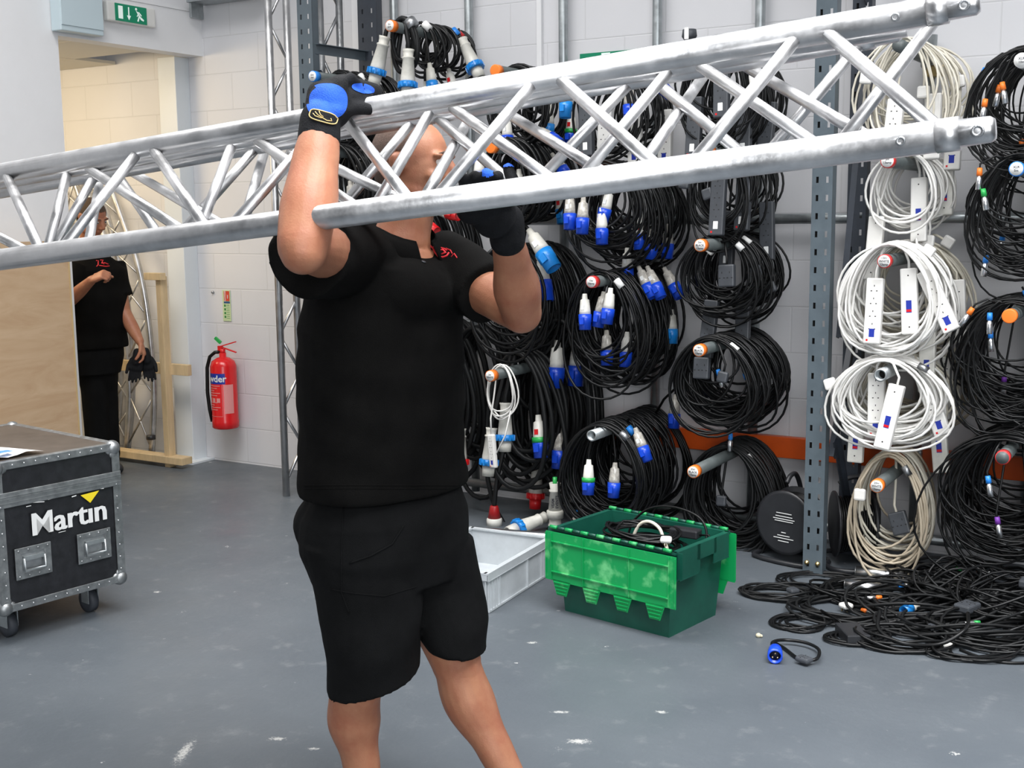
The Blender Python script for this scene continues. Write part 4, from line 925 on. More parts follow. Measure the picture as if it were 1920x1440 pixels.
for y in (.004, .05, .10, .30, .35, Wt-.004): obj('rib', MB().box((-.004, y, Ht/2-.01), (.009, .004, Ht-.03)), M['gtray'], tr)

# ================================================================== green lidded crate
A0 = flo(1254, 1196); B0 = flo(1064, 1146); ag = atan2(B0.y-A0.y, B0.x-A0.x)
gc = thing('green_crate', 'dark green crate with bright green flap lid hanging open', 'crate', tuple(A0), ag)
# local x runs from front right corner to front left corner; y must run backwards -> use negative y
Lg, Wg, Hg = .50, .335, .345; ov = .045
def tap(x, y, z):   # slightly tapered tub: wider at the top
    k = z/Hg; return V((x+(x-Lg/2)/(Lg/2)*.025*k, y+(y+Wg/2)/(Wg/2)*.020*k, z))
mb = MB(); n = 1; co = [(0, 0), (Lg, 0), (Lg, -Wg), (0, -Wg)]
for ins, flip in ((0, False), (.005, True)):
    c2 = [(ins, -ins), (Lg-ins, -ins), (Lg-ins, -Wg+ins), (ins, -Wg+ins)]
    vs = [tap(x, y, 0.0 if not flip else .006) for x, y in c2]+[tap(x, y, Hg) for x, y in c2]
    fs = [[i, (i+1) % 4, 4+(i+1) % 4, 4+i] for i in range(4)]+[[3, 2, 1, 0]]
    mb.add(vs, fs, False)
obj('tub', mb, M['dgreen'], gc)
mb = MB(); xo0, xo1, yo0, yo1 = -.045, Lg+.045, .028, -Wg-.028
zr = Hg
for (c, d) in (((Lg/2, .022, zr-.004), (Lg+.09, .016, .010)), ((Lg/2, -Wg-.022, zr-.004), (Lg+.09, .016, .010)), ((-.036, -Wg/2, zr-.004), (.022, Wg+.05, .010)), ((Lg+.036, -Wg/2, zr-.004), (.022, Wg+.05, .010))): mb.box(c, d)
# stepped skirt on the short sides
for x in (-.046, Lg+.046):
    mb.box((x, -.06, zr-.055), (.004, .16, .11)); mb.box((x, -Wg/2-.02, zr-.030), (.004, .14, .06)); mb.box((x, -Wg+.04, zr-.048), (.004, .11, .096))
    mb.box((x, -.06, zr-.112), (.008, .13, .004)); mb.box((x, -Wg+.04, zr-.098), (.008, .11, .004)); mb.box((x, .018, zr-.05), (.05, .004, .1))
obj('rim', mb, M['dgreen'], gc)
def flap(y, sgn, name):
    fl_ = None; mb = MB(); W2 = Lg+.12; x0 = Lg/2-W2/2; th = .004; y_ = y+sgn*.012
    mb.box((Lg/2, y_, zr-.11), (W2, th, .20))
    k = 4
    for i in range(k):
        cx = x0+W2*(i+.62)/(k+.15) if sgn > 0 else x0+W2*(i+.5)/k
        pts = [(-.045, 0), (.045, 0), (.024, -.062), (-.024, -.062)]
        mb.prism(pts, (cx, y_-th/2, zr-.205), (1, 0, 0), (0, 0, 1), (0, th, 0))
        for j in range(4): mb.box((cx, y_+sgn*.004, zr-.215-.014*j), (.075-.010*j, .006, .003))
    p = obj(name, mb, M['lime'], gc)
    for z in (-.048, -.172): obj('rib', MB().box((Lg/2, y_+sgn*.005, zr+z), (W2-.06, .008, .004)), M['lime'], p)
    for x in (x0+.002, x0+.03, Lg/2-.10, Lg/2+.12, x0+W2-.03, x0+W2-.002): obj('rib', MB().box((x, y_+sgn*.004, zr-.11), (.003, .007, .19)), M['lime'], p)
    for i in range(15):
        rr_ = .0075 if i % 2 == 0 else .006
        obj('hinge', MB().tube([(x0+.03+W2*.94*i/15, y, zr+.006), (x0+.03+W2*.94*(i+.85)/15, y, zr+.006)], rr_, 10), M['lime'] if i % 2 == 0 else M['dgreen'], p)
flap(.034, 1, 'front_flap'); flap(-Wg-.034, -1, 'back_flap')
# cables lying in the crate
mgc = Matrix.Translation(A0) @ Matrix.Rotation(ag, 4, 'Z')
def flatcoil(name, label, c, rx, ry, loops, r, m, h=.03, rot=0.0, grp=None, plugs=(), cat='cable', jit=.25, seg=26, zmin=None):
    t = thing(name, label, cat, tuple(c), rot, grp); pts = []
    P = [(rnd.uniform(1-jit, 1+jit*.4), rnd.uniform(1-jit, 1+jit*.4), rnd.uniform(-1, 1)*rx*jit*.5, rnd.uniform(-1, 1)*ry*jit*.5, rnd.uniform(0, 1)) for _ in range(loops+1)]
    for i in range(loops*seg+1):
        k = min(i//seg, loops-1); f = (i-k*seg)/seg; g = f*f*(3-2*f); a = 2*pi*f; q = [P[k][j]*(1-g)+P[k+1][j]*g for j in range(5)]
        pts.append(V((rx*q[0]*cos(a)+q[2], ry*q[1]*sin(a)+q[3], r+.001+h*q[4]*(0.55+.45*sin(2*a+k)))))
    for p in pts: p.z = max(p.z, r+.001)
    mb = MB(); mb.tube(pts, r, 6); obj('cable', mb, m, t)
    for (kind, x, y, a, z) in plugs: plug(kind, t, V((x, y, z)), V((cos(radians(a)), sin(radians(a)), 0)), (0, 0, 1), .9)
    return t
for i, (x, y, z, rx, ry, lo, r, m, lb) in enumerate(((.24, -.17, .235, .17, .12, 8, .0062, BK, 'large black cable coil lowest in the green crate'), (.22, -.16, .275, .15, .11, 8, .0058, BK, 'black cable coil in the middle of the green crate'), (.24, -.16, .325, .16, .11, 9, .0055, BK, 'black cable coil on top in the green crate'), (.40, -.17, .25, .06, .08, 5, .005, BK, 'small black cable coil at the left end of the green crate'))):
    p = mgc @ V((x, y, z)); flatcoil('cable_coil', lb, p, rx, ry, lo, r, m, .03, ag, plugs=[[('xo', .1, 0, 40, .03)], [], [('p13w', -.14, .03, 120, .02)], [('xb', 0, 0, 90, .03)]][i])
p = mgc @ V((.09, -.25, .325)); t = thing('power_adapter', 'black power adapter lying on the cables in the green crate', 'adapter', tuple(p), ag+.15)
mb = MB(); mb.box((0, 0, .018), (.12, .055, .034), bev=.006); obj('body', mb, M['blk'], t); mb = MB(); mb.tube([(-.06, 0, .015), (-.10, 0, .02), (-.13, .03, -.01), (-.10, .08, -.03)], .004, 6); obj('cable', mb, BK, t)
mb = MB(); w0 = [V((x, y, z)) for x, y, z in ((.33, -.22, .27), (.30, -.23, .34), (.25, -.23, .365), (.20, -.23, .345), (.17, -.22, .30), (.12, -.18, .27))]
tag(obj('white_cable', MB().tube([mgc @ q for q in spline(w0)], .007, 8), M['cream']), 'short white cable arching over the black coils in the green crate', 'cable')
w0 = [V((x, y, z)) for x, y, z in ((.38, -.26, .26), (.36, -.28, .34), (.28, -.29, .405), (.16, -.29, .425), (.04, -.28, .40), (-.0, -.26, .33), (.02, -.2, .27))]
tag(obj('loop_cable', MB().tube([mgc @ q for q in spline(w0)], .005, 8), BK), 'single black cable loop standing up above the green crate', 'cable')

# ================================================================== things on the floor by the wall
c0 = flo(1041, 1002); sc_ = 1.0
t = thing('power_connector', 'tall grey power connector standing upright behind the green crate, with handwriting', 'connector', (c0.x, c0.y, .0))
Hc = at(1041, 902, (c0-CP).dot(Hv)).z
k = Hc/.27
mb = MB(); mb.lathe([(0.0*k, .034*k), (.05*k, .034*k), (.06*k, .030*k), (.085*k, .030*k)], (0, 0, 0), (0, 0, 1), 24); obj('sleeve', mb, M['conn'], t)
mb = MB(); mb.lathe([(.085*k, .041*k), (.12*k, .042*k), (.125*k, .036*k)], (0, 0, 0), (0, 0, 1), 24); obj('locking_ring', mb, M['conn'], t)
mb = MB(); mb.lathe([(.12*k, .034*k), (.215*k, .025*k), (.218*k, .029*k), (.226*k, .029*k), (.229*k, .023*k), (.26*k, .029*k), (.262*k, .025*k), (.23*k, .018*k)], (0, 0, 0), (0, 0, 1), 24, cap1=True); obj('body', mb, M['conn'], t)
mb = MB(); mb.tube([(0, 0, .235*k), (0, 0, .29*k)], .011*k, 12); obj('green_stub', mb, M['cgreen'], t)
mb = MB(); fdir = V((-(CP-c0).y, (CP-c0).x, 0)).normalized()*1; toc = V(((CP-c0).x, (CP-c0).y, 0)).normalized(); rt_ = toc.cross(V((0, 0, 1)))*-1
for s_, dx, zz in (('VEAM', -.010, .165), ('EVENTS', .010, .172)):
    lettering(mb, s_, toc*(.0315*k)+rt_*dx*k+V((0, 0, zz*k)), V((0, 0, 1)), -rt_, .019*k, .0004)
obj('lettering', mb, M['ink'], t)
t = thing('power_connector', 'grey power connector with blue end lying on the floor behind the grey tray', 'connector', tuple(flo(985, 985, .045)))
d_ = (flo(1045, 975)-flo(975, 990)); d_.z = .04; plug('big', t, V((0, 0, 0))+d_.normalized()*.13, -d_.normalized(), (0, 0, 1))
mb = MB(); mb.lathe([(0, .036), (.03, .036)], -d_.normalized()*.06, d_.normalized(), 18); obj('end_cap', mb, M['cblue'], t)
t = thing('power_connector', 'red and white power connector standing behind the grey tray', 'connector', tuple(flo(927, 985, .0)))
mb = MB(); mb.lathe([(0, .040), (.035, .040), (.04, .034)], (0, 0, 0), (0, 0, 1), 22); obj('base_ring', mb, M['connw'], t)
mb = MB(); mb.lathe([(.04, .034), (.10, .022), (.105, .018)], (0, 0, 0), (0, 0, 1), 22); obj('cone', mb, mat('deep_connector_red', (0.35, 0.01, 0.012), 0.4), t); obj('cable', MB().tube(spline([V((0, 0, .10)), V((.01, .02, .25)), V((.03, .08, .45)), V((.05, .12, .65))]), .012, 10), M['rubberm'], t)
t = thing('white_connector', 'small white connector with blue tip beside the left end of the green crate', 'connector', tuple(flo(1080, 985, .0)))
mb = MB(); mb.lathe([(0, .024), (.03, .024), (.045, .015), (.05, .015)], (0, 0, 0), (0, 0, 1), 16); obj('body', mb, M['connw'], t); mb = MB(); mb.tube([(0, 0, .045), (0, 0, .08)], .009, 10); obj('tip', mb, M['bring'], t)
ra = flo(930, 1000, .05); rb = flo(1040, 1008, .05)
d_ = (rb-ra).normalized(); mb = MB(); mb.tube([ra-d_*.25, rb+d_*.3], .0242, 16); tag(obj('loose_tube', mb, M['silver']), 'bright steel tube lying on the floor behind the grey tray', 'tube')
def reel(c, ax, R, W, lab, front=True):
    ax = V(ax).normalized(); o = V((c.x, c.y, 0)); zc = R+.035; C = V((0, 0, zc)); s = V((0, 0, 1)); u = ax.cross(s)
    t = thing('cable_reel', lab, 'cable reel', tuple(o))
    for sg_ in (-1, 1):
        mb = MB(); mb.lathe([(0, R), (.003, R+.002), (.012, R), (.014, R*.94), (.008, R*.9), (.008, .02)] if sg_ > 0 else [(0, .02), (0, R*.94), (-.003, R), (-.01, R), (-.012, R*.9), (-.008, .02)], C+ax*sg_*W/2, ax, 36); obj('flange', mb, M['blk'], t)
    mb = MB(); mb.lathe([(-W/2, R*.45), (W/2, R*.45)], C, ax, 24); obj('drum', mb, M['blk'], t)
    mb = MB(); n = int(W/.0095)
    for k_ in range(n):
        x = -W/2+.006+(W-.012)*k_/max(n-1, 1); rr = R*.82+rnd.uniform(-.003, .003); mb.tube([C+ax*x+(u*cos(2*pi*j/28)+s*sin(2*pi*j/28))*rr for j in range(28)], .0048, 6, closed=True)
    obj('wound_cable', mb, BK, t)
    mb = MB(); ww = W/2+.035
    pth = [C+ax*ww+u*(-R*.95)-s*(zc-.012), C+ax*ww+u*(R*.95)-s*(zc-.012), C-ax*ww+u*(R*.95)-s*(zc-.012), C-ax*ww+u*(-R*.95)-s*(zc-.012)]
    mb.tube(spline(pth+[pth[0]], 4), .011, 10)
    mb.tube(spline([C+ax*ww-s*(zc-.012), C+ax*(ww)+s*R*.6, C+ax*W*.4+s*(R+.055), C-ax*W*.1+s*(R+.065), C-ax*W*.45+s*(R+.035)], 6), .011, 10); obj('stand', mb, M['blk'], t)
    if front:
        mb = MB()
        for k_, (z, ln) in enumerate(((.045, .10), (.03, .11), (.018, .14), (.008, .12), (-.045, .03), (-.06, .08), (-.072, .13), (-.086, .07))):
            obj('printed_line', MB().box(C-ax*(W/2+.0135)+s*z+u*.0, (.001, ln*.8, .0035), Matrix((ax, u, s)).transposed()), M['pale'], t)
    return t
c1 = flo(1478, 1052); reel(c1+V((0, .03, 0)), (-.25*-1, 1, 0), .150, .10, 'black cable reel with printed disc left of the blue grey upright')
c2 = flo(1590, 1062); reel(c2+V((0, .06, 0)), (.9, .45, 0), .150, .15, 'black cable reel seen edge on right of the blue grey upright', False)
for (x0, y0, x1, y1, r, lb) in ((1605, 1072, 1700, 1082, .026, 'longer silver tube lying on the floor at the back of the cable pile'), (1585, 1096, 1650, 1104, .026, 'shorter silver tube lying on the floor at the front left of the longer one')):
    a, b = flo(x0, y0, r), flo(x1, y1, r); mb = MB(); d_ = (b-a).normalized(); mb.lathe([(0, r), ((b-a).length, r)], a, d_, 20); o = thing('spigot_tube', lb, 'tube', tuple(a)); obj('tube', mb, M['silver'], o, a)
    mb = MB(); mb.disc(a-d_*.001, -d_, r*.85, 18); obj('end_bore', mb, M['alud'], o, a)

# pile of loose cables on the floor
pile = [(1470, 1118, .17, .075, 7, .0052, 'thin black cable coil at the far left end of the floor pile'), (1545, 1092, .20, .09, 4, .0042, 'loose thin black loops spreading toward the blue grey upright'),
        (1500, 1172, .12, .06, 5, .0048, 'small black coil at the front left of the floor pile'), (1590, 1150, .22, .12, 8, .006, 'broad black coil left of the power brick'),
        (1640, 1120, .24, .12, 9, .0055, 'black coil lying in front of the silver tubes'), (1610, 1200, .12, .06, 5, .005, 'small black coil under the power brick'),
        (1720, 1150, .26, .14, 10, .0062, 'broad black coil in the middle of the floor pile'), (1760, 1100, .26, .12, 10, .0055, 'black coil at the back of the floor pile under the microphone cables'),
        (1690, 1205, .20, .09, 7, .0058, 'black coil at the front of the floor pile right of the power brick'), (1800, 1180, .26, .14, 10, .006, 'broad black coil right of the middle of the floor pile'),
        (1860, 1120, .25, .13, 10, .0058, 'black coil at the back right of the floor pile'), (1880, 1195, .26, .13, 10, .006, 'black coil at the right edge of the floor pile'),
        (1780, 1130, .16, .10, 8, .005, 'small round black coil on top of the middle of the floor pile'), (1900, 1160, .22, .12, 8, .0055, 'black coil lying on top at the right end of the floor pile'),
        (1830, 1225, .18, .07, 5, .005, 'thin black coil at the front right of the floor pile')]
PP = [[('p13b', .05, .0, 120, .02)], [], [], [('p13w', -.02, .03, 300, .03), ('xo', .05, -.05, 310, .03)], [('xb', .1, -.02, 20, .06)], [], [('lblue', .0, -.04, 230, .05), ('xo', -.15, .0, 200, .06)], [('xg', .08, 0, 330, .08), ('xo', .16, -.02, 330, .08)], [('p13b', .1, .04, 10, .05), ('p13w', .16, -.02, 250, .01)], [('sockb', .0, 0, 40, .08)], [('stripb', .0, .02, 300, .09)], [('xg', -.1, 0, 190, .06)], [], [('sockb', .02, 0, 320, .10)], []]
for i, (x, y, rx, ry, lo, r, lb) in enumerate(pile):
    p = flo(x, y); h = (.035, .02, .02, .05, .06, .02, .09, .09, .045, .09, .10, .08, .12, .13, .03)[i]
    p.z = (.0, .0, .0, .0, .0, .0, .0, .0, .0, .0, .0, .0, .05, .05, .0)[i]
    flatcoil('cable_coil', lb, p, rx, ry*1.35, lo+2, r, BK if i % 3 else M['rubberm'], h, YAW+rnd.uniform(-.2, .2), 'cables heaped on the floor', PP[i], jit=.4)
t = thing('power_adapter', 'black power brick lying at the front of the floor pile', 'adapter', tuple(flo(1610, 1212)), YAW+.05)
mb = MB(); mb.box((0, .07, .022), (.088, .15, .042), bev=.004); obj('body', mb, M['blk'], t); mb = MB(); mb.tube([(0, .145, .02), (-.01, .2, .03), (-.06, .27, .05)], .004, 6); obj('cable', mb, BK, t)
mb = MB(); mb.tube(spline([flo(1650, 1145, .10), flo(1648, 1180, .06), flo(1690, 1205, .04), flo(1760, 1208, .03), flo(1810, 1180, .08), flo(1815, 1150, .10)]), .0075, 8); tag(obj('loop_cable', mb, M['rubber']), 'thick grey black cable looping over the front of the floor pile', 'cable')
mb = MB(); mb.tube(spline([flo(1678, 1152, .10), flo(1720, 1172, .06), flo(1800, 1176, .05), flo(1880, 1168, .05), flo(1960, 1160, .04)]), .0065, 8); tag(obj('loop_cable', mb, M['rubber']), 'single black cable running right across the floor pile', 'cable')
mb = MB(); mb.tube(spline([flo(1800, 1218, .006), flo(1850, 1236, .006), flo(1900, 1243, .006), flo(1960, 1240, .006)]), .0055, 8); tag(obj('loop_cable', mb, M['rubber']), 'stray black cable leaving the floor pile at the lower right', 'cable')
# short adaptor lead with a blue plug
p = flo(1453, 1240); t = thing('adaptor_lead', 'short black adaptor lead with a round blue plug, alone on the floor in front', 'adaptor', tuple(p))
ax = (CP-p); ax.z = 0; ax = ax.normalized(); z_ = V((0, 0, .028))
mb = MB(); mb.lathe([(-.055, .016), (-.04, .024), (-.01, .0265), (.03, .0265), (.03, .021), (.008, .020)], z_, ax, 22); pg = obj('blue_plug', mb, M['cblue'], t)
mb = MB(); mb.disc(z_+ax*.009, ax, .020); obj('plug_face', mb, M['hole'], pg)
mb = MB(); sd = ax.cross(V((0, 0, 1)))
for a in (90, 210, 330): mb.tube([z_+ax*.006+(sd*cos(radians(a))+V((0, 0, 1))*sin(radians(a)))*.010, z_+ax*.026+(sd*cos(radians(a))+V((0, 0, 1))*sin(radians(a)))*.010], .003, 8)
obj('pins', mb, M['brass'], pg)
q = [flo(x, y, z)-p for x, y, z in ((1453, 1222, .03), (1448, 1205, .03), (1470, 1200, .02), (1510, 1205, .02), (1535, 1218, .02), (1530, 1236, .02), (1500, 1236, .01), (1470, 1215, .008), (1452, 1205, .008))]
mb = MB(); mb.tube(spline(q), .0062, 8); obj('cable', mb, BK, t)
plug('sockb', t, flo(1520, 1240, .02)-p, (Lv*-.6+Hv*.7), (0, 0, 1), .55)
mb = MB(); mb.ball((0, 0, .008), (.011, .010, .009), None, 9, 6); mb.ball((.009, .004, .006), (.007, .006, .006), None, 8, 5); o = obj('crumpled_scrap', mb, M['flake']); o.location = flo(1422, 1195); tag(o, 'small crumpled yellowish scrap on the floor above the blue plug', 'scrap')
# ================================================================== people
def solid(name, mb, voxel, smooth, m, parent, off=V((0, 0, 0)), wr=None, subtract=None):
    """merge overlapping volumes into one continuous skin"""
    o = obj('tmp', mb, m, None, off)
    md = o.modifiers.new('r', 'REMESH'); md.mode = 'VOXEL'; md.voxel_size = voxel; md.use_smooth_shade = True
    ms = o.modifiers.new('s', 'SMOOTH'); ms.iterations = smooth; ms.factor = 0.5
    dg = bpy.context.evaluated_depsgraph_get(); dg.update()
    me = bpy.data.meshes.new_from_object(o.evaluated_get(dg)); old = o.data
    bpy.data.objects.remove(o); bpy.data.meshes.remove(old)
    me.name = name
    if wr:
        ns = [q.normal.copy() for q in me.vertices]
        for q, nn in zip(me.vertices, ns): q.co = q.co + nn*wr(q.co+off, nn)
    if subtract:
        bm = bmesh.new(); bm.from_mesh(me); kill = [f for f in bm.faces if subtract(f.calc_center_median()+off)]
        bmesh.ops.delete(bm, geom=kill, context='FACES'); bm.to_mesh(me); bm.free()
    for p in me.polygons: p.use_smooth = True
    if not me.materials: me.materials.append(m)
    ob = bpy.data.objects.new(name, me); COL.objects.link(ob)
    if parent: ob.parent = parent
    return ob
def loft(mb, rings, n=28, e=2.3):
    """rings: (centre, u, v, a, b) elliptical sections"""
    R = []
    for (c, u, v, a, b) in rings: R.append(mb.ring(V(c), V(u), V(v), n, a, b, e))
    mb.bridge(R)
def limb(mb, pts, rs, n=18):
    """tapered limb through pts, rounded ends"""
    P = [V(p) for p in pts]; out = []; rr = []
    for i in range(len(P)-1):
        p0, p1, p2, p3 = P[max(i-1, 0)], P[i], P[i+1], P[min(i+2, len(P)-1)]
        for j in range(6):
            t = j/6; out.append(.5*((2*p1)+(p2-p0)*t+(2*p0-5*p1+4*p2-p3)*t*t+(3*p1-p0-3*p2+p3)*t**3)); g = t*t*(3-2*t); rr.append(rs[i]*(1-g)+rs[i+1]*g)
    out.append(P[-1]); rr.append(rs[-1]); mb.tube(out, rr, n); mb.ball(P[0], rs[0]*.98, None, 16, 10); mb.ball(P[-1], rs[-1]*.98, None, 16, 10)

def head_parts(mb, c, f, u, k=1.0):
    """skull, face, nose, lips, brows and ears around centre c, looking along f"""
    f = f.normalized(); r = f.cross(u).normalized(); u = r.cross(f).normalized(); B = (r, f, u)
    P = lambda x, y, z: c + (r*x + f*y + u*z)*k
    S = lambda a, b, d: (a*k, b*k, d*k)
    mb.ball(P(0, -.012, .030), S(.077, .099, .088), B, 24, 16)
    mb.ball(P(0, .024, -.010), S(.066, .074, .088), B, 24, 16)
    mb.ball(P(0, .034, -.062), S(.054, .052, .050), B, 20, 12)
    mb.ball(P(0, .072, -.092), S(.024, .020, .018), B, 14, 10)
    for s in (-1, 1):
        mb.ball(P(s*.045, .012, -.062), S(.020, .045, .034), B, 14, 10)      # jaw corner
        mb.ball(P(s*.040, .066, -.022), S(.022, .020, .018), B, 14, 10)      # cheekbone
        mb.ball(P(s*.030, .083, .028), S(.026, .014, .009), B, 14, 8)        # brow
        mb.ball(P(s*.079, -.008, .000), S(.008, .018, .031), B, 14, 10)      # ear
        mb.ball(P(s*.086, -.018, .010), S(.006, .010, .018), B, 12, 8)
        mb.ball(P(s*.012, .104, -.026), S(.009, .010, .008), B, 10, 8)       # nostril
    mb.capsule(P(0, .090, .020), P(0, .113, -.018), .010*k, .0125*k, 12)
    mb.ball(P(0, .108, -.024), S(.012, .012, .010), B, 12, 8)
    mb.ball(P(0, .090, -.049), S(.024, .010, .0065), B, 14, 8); mb.ball(P(0, .087, -.060), S(.021, .010, .0065), B, 14, 8)
    return P, B
def head_extras(parent, P, B, off, k, hairmat, cap, brows=True):
    r, f, u = B
    for s in (-1, 1):
        mb = MB(); mb.ball(P(s*.030, .0805, .011), .0125*k, B, 14, 10); e_ = obj('eye', mb, M['eye'], parent, off)
        mb = MB(); mb.ball(P(s*.030+.002, .0905, .0105), .0045*k, B, 10, 8); obj('iris', mb, M['dark'], e_, off)
        mb = MB(); mb.tube([P(s*.014, .0925, .030), P(s*.030, .0965, .036), P(s*.048, .0865, .031)], [.0022*k, .0034*k, .0018*k], 8); obj('eyebrow', mb, hairmat, parent, off)
    mb = MB(); mb.ball(P(0, -.012, .031), (.0795*k, .1015*k, .0905*k), B, 30, 22); mb.ball(P(0, -.03, -.01), (.0745*k, .074*k, .07*k), B, 26, 18)
    h = solid('hair', mb, .004, 2, hairmat, parent, off, subtract=lambda q: cap(((q-P(0, 0, 0)).dot(r)/k, (q-P(0, 0, 0)).dot(f)/k, (q-P(0, 0, 0)).dot(u)/k)))
    return h

def hand_parts(mb, w, d, n, side, curl, k=1.0, fat=1.0, thumb=(.75, .35, .3), spread=.0, palm=True):
    """w wrist, d wrist-to-knuckle direction, n out of the palm, side towards the thumb"""
    d = d.normalized(); n = (n-d*n.dot(d)).normalized(); s = d.cross(n).normalized()
    if s.dot(side) < 0: s = -s
    if palm:
        R = []
        for (t, a, b) in ((-.01, .027, .021), (.02, .033, .019), (.05, .041, .018), (.085, .043, .016), (.098, .040, .012)):
            R.append(mb.ring(w+d*t*k, s, n, 20, a*k*fat, b*k*fat, 2.6))
        mb.bridge(R)
    tips = []
    for i, (o_, ln, rr) in enumerate(((.031, .078, .0095), (.0105, .087, .0098), (-.0105, .081, .0094), (-.031, .064, .0085))):
        c = curl[i] if isinstance(curl, (list, tuple)) else curl; p = w+d*.090*k+s*o_*k; ang_ = 0; q = [p-d*.01*k]
        for j, frac in enumerate((.46, .30, .24)):
            ang_ += c*(1.0 if j == 0 else 1.15); dd = (d*cos(ang_)+n*sin(ang_)) + s*spread*(1.5-i)*.3; p2 = p+dd.normalized()*ln*frac*k
            mb.capsule(p, p2, rr*k*fat*(1-.08*j), rr*k*fat*(1-.08*(j+1)), 12); p = p2
        tips.append(p)
    tb = w+d*.026*k+s*.030*k; td = (d*thumb[0]+s*thumb[1]+n*thumb[2]).normalized(); t1 = tb+td*.045*k
    td2 = (d*thumb[0]+s*thumb[1]*.2+n*(thumb[2]+.45)).normalized(); t2 = t1+td2*.032*k; t3 = t2+(td2+n*.25).normalized()*.024*k
    mb.capsule(tb, t1, .0155*k*fat, .0125*k*fat, 12); mb.capsule(t1, t2, .0125*k*fat, .011*k*fat, 12); mb.capsule(t2, t3, .011*k*fat, .0095*k*fat, 12)
    return tips, (d, n, s)

# ------------------------------------------------------------------ the carrier
fw = (Lv*.74 - Hv*.67).normalized(); up = V((0, 0, 1)); rt = fw.cross(up).normalized()
foot = at(735, 1600, 3.05); foot.z = 0
man = thing('person', 'man in black polo shirt and shorts carrying the trusses with raised gloved hands', 'person', tuple(foot))
OF = V(foot)
shR, elR, wrR = at(648, 480, 2.93), at(568, 461, 2.47), at(601, 243, 2.60)
shL, elL, wrL = at(852, 508, 3.14), at(978, 588, 2.86), at(950, 440, 2.66)
hipR, knR, anR = at(672, 1010, 2.98), at(668, 1290, 2.95), at(690, 1560, 2.98)
hipL, knL, anL = at(785, 1005, 3.14), at(858, 1250, 3.08), at(966, 1529, 3.02)
anR.z = .085; anL.z = .085
hc = at(776, 312, 3.10); hf = (Lv*.93 - Hv*.34 - up*.05).normalized(); hu = up
nk0, nk1 = at(752, 455, 3.09), at(768, 385, 3.10)
mb = MB()
P, B = head_parts(mb, hc, hf, hu, 1.02)
limb(mb, [nk0, (nk0+nk1)/2, nk1, hc-up*.03], [.078, .068, .066, .06])
loft(mb, [(at(735, 930, 3.06), rt, fw, .17, .13), (at(728, 760, 3.06), rt, fw, .175, .14), (at(730, 620, 3.06), rt, fw, .18, .135), (at(740, 520, 3.06), rt, fw, .17, .11), (at(748, 470, 3.08), rt, fw, .12, .08)])
limb(mb, [shR, (shR+elR)/2, elR], [.070, .062, .052])
fm = (elR*.68+wrR*.32); limb(mb, [elR, fm, elR*.3+wrR*.7, wrR], [.054, .0600, .050, .041])
mb.ball(elR+up*-.012+(CP-elR).normalized()*.006, .048, None, 16, 10)
limb(mb, [shL, (shL+elL)/2, elL], [.066, .058, .048])
fm = (elL*.66+wrL*.34); limb(mb, [elL, fm, elL*.3+wrL*.7, wrL], [.049, .056, .042, .034])
for hp, kn, an in ((hipR, knR, anR), (hipL, knL, anL)):
    limb(mb, [hp, hp*.5+kn*.5, kn], [.105, .090, .067])
    cb = -fw*.022; limb(mb, [kn, kn*.70+an*.30+cb, kn*.35+an*.65+cb*.5, an], [.064, .070, .050, .040])
    mb.ball(kn+fw*.020, (.048, .048, .055), None, 14, 10)
    mb.capsule(an-up*.03, an+fw*.15-up*.055, .040, .030)
def vein(q, n): return 0.0009*sin(q.x*60+q.z*20)*sin(q.z*45)
body = solid('body', mb, .0048, 4, M['skin'], man, OF, vein)
HB = lambda q: (q[1] > .035 if q[2] > .075 else q[1] > (.02 if q[2] > .03 else (.004 if q[2] > -.005 else -.035))) or q[2] < -.055 or (abs(q[0]) > .071 and -.045 < q[2] < .035 and -.045 < q[1] < .03)
head_extras(man, P, B, OF, 1.02, M['hair'], HB)
# polo shirt
mb = MB()
def shirt_w(q, n):
    a = (q-OF); return (.0035*sin(a.z*26+3*sin(a.dot(rt)*9)+a.dot(fw)*8)*sin(a.dot(rt)*14+a.z*5) + .0018*sin(a.z*60+a.dot(fw)*30))*(.5+.5*max(0, 1-abs(n.z)))
hem0 = at(722, 914, 3.06)
loft(mb, [(hem0, rt, fw, .236, .172), (at(722, 890, 3.06), rt, fw, .236, .176), (at(718, 840, 3.06), rt, fw, .228, .178), (at(716, 760, 3.06), rt, fw, .224, .180), (at(716, 680, 3.06), rt, fw, .226, .176), (at(716, 610, 3.06), rt, fw, .226, .170),
          (at(724, 550, 3.06), rt, fw, .222, .158), (at(734, 500, 3.06), rt, fw, .205, .135), (at(744, 468, 3.08), rt, (fw-up*.25).normalized(), .160, .105), (at(752, 446, 3.09), rt, (fw-up*.55).normalized(), .090, .088)], 36, 2.3)
slR = at(577, 482, 2.66); dR = (slR-shR).normalized(); 
loft(mb, [(shR-dR*.06, dR.orthogonal().normalized(), dR.cross(dR.orthogonal().normalized()), .098, .098), (shR+dR*.05, dR.orthogonal().normalized(), dR.cross(dR.orthogonal().normalized()), .098, .098), (slR-dR*.05, dR.orthogonal().normalized(), dR.cross(dR.orthogonal().normalized()), .092, .092), (slR, dR.orthogonal().normalized(), dR.cross(dR.orthogonal().normalized()), .090, .090)])
slL = at(915, 552, 2.99); dL = (slL-shL).normalized(); oL = dL.orthogonal().normalized()
loft(mb, [(shL-dL*.08, oL, dL.cross(oL), .085, .085), (shL+dL*.04, oL, dL.cross(oL), .088, .088), (slL-dL*.04, oL, dL.cross(oL), .080, .080), (slL, oL, dL.cross(oL), .079, .079)])
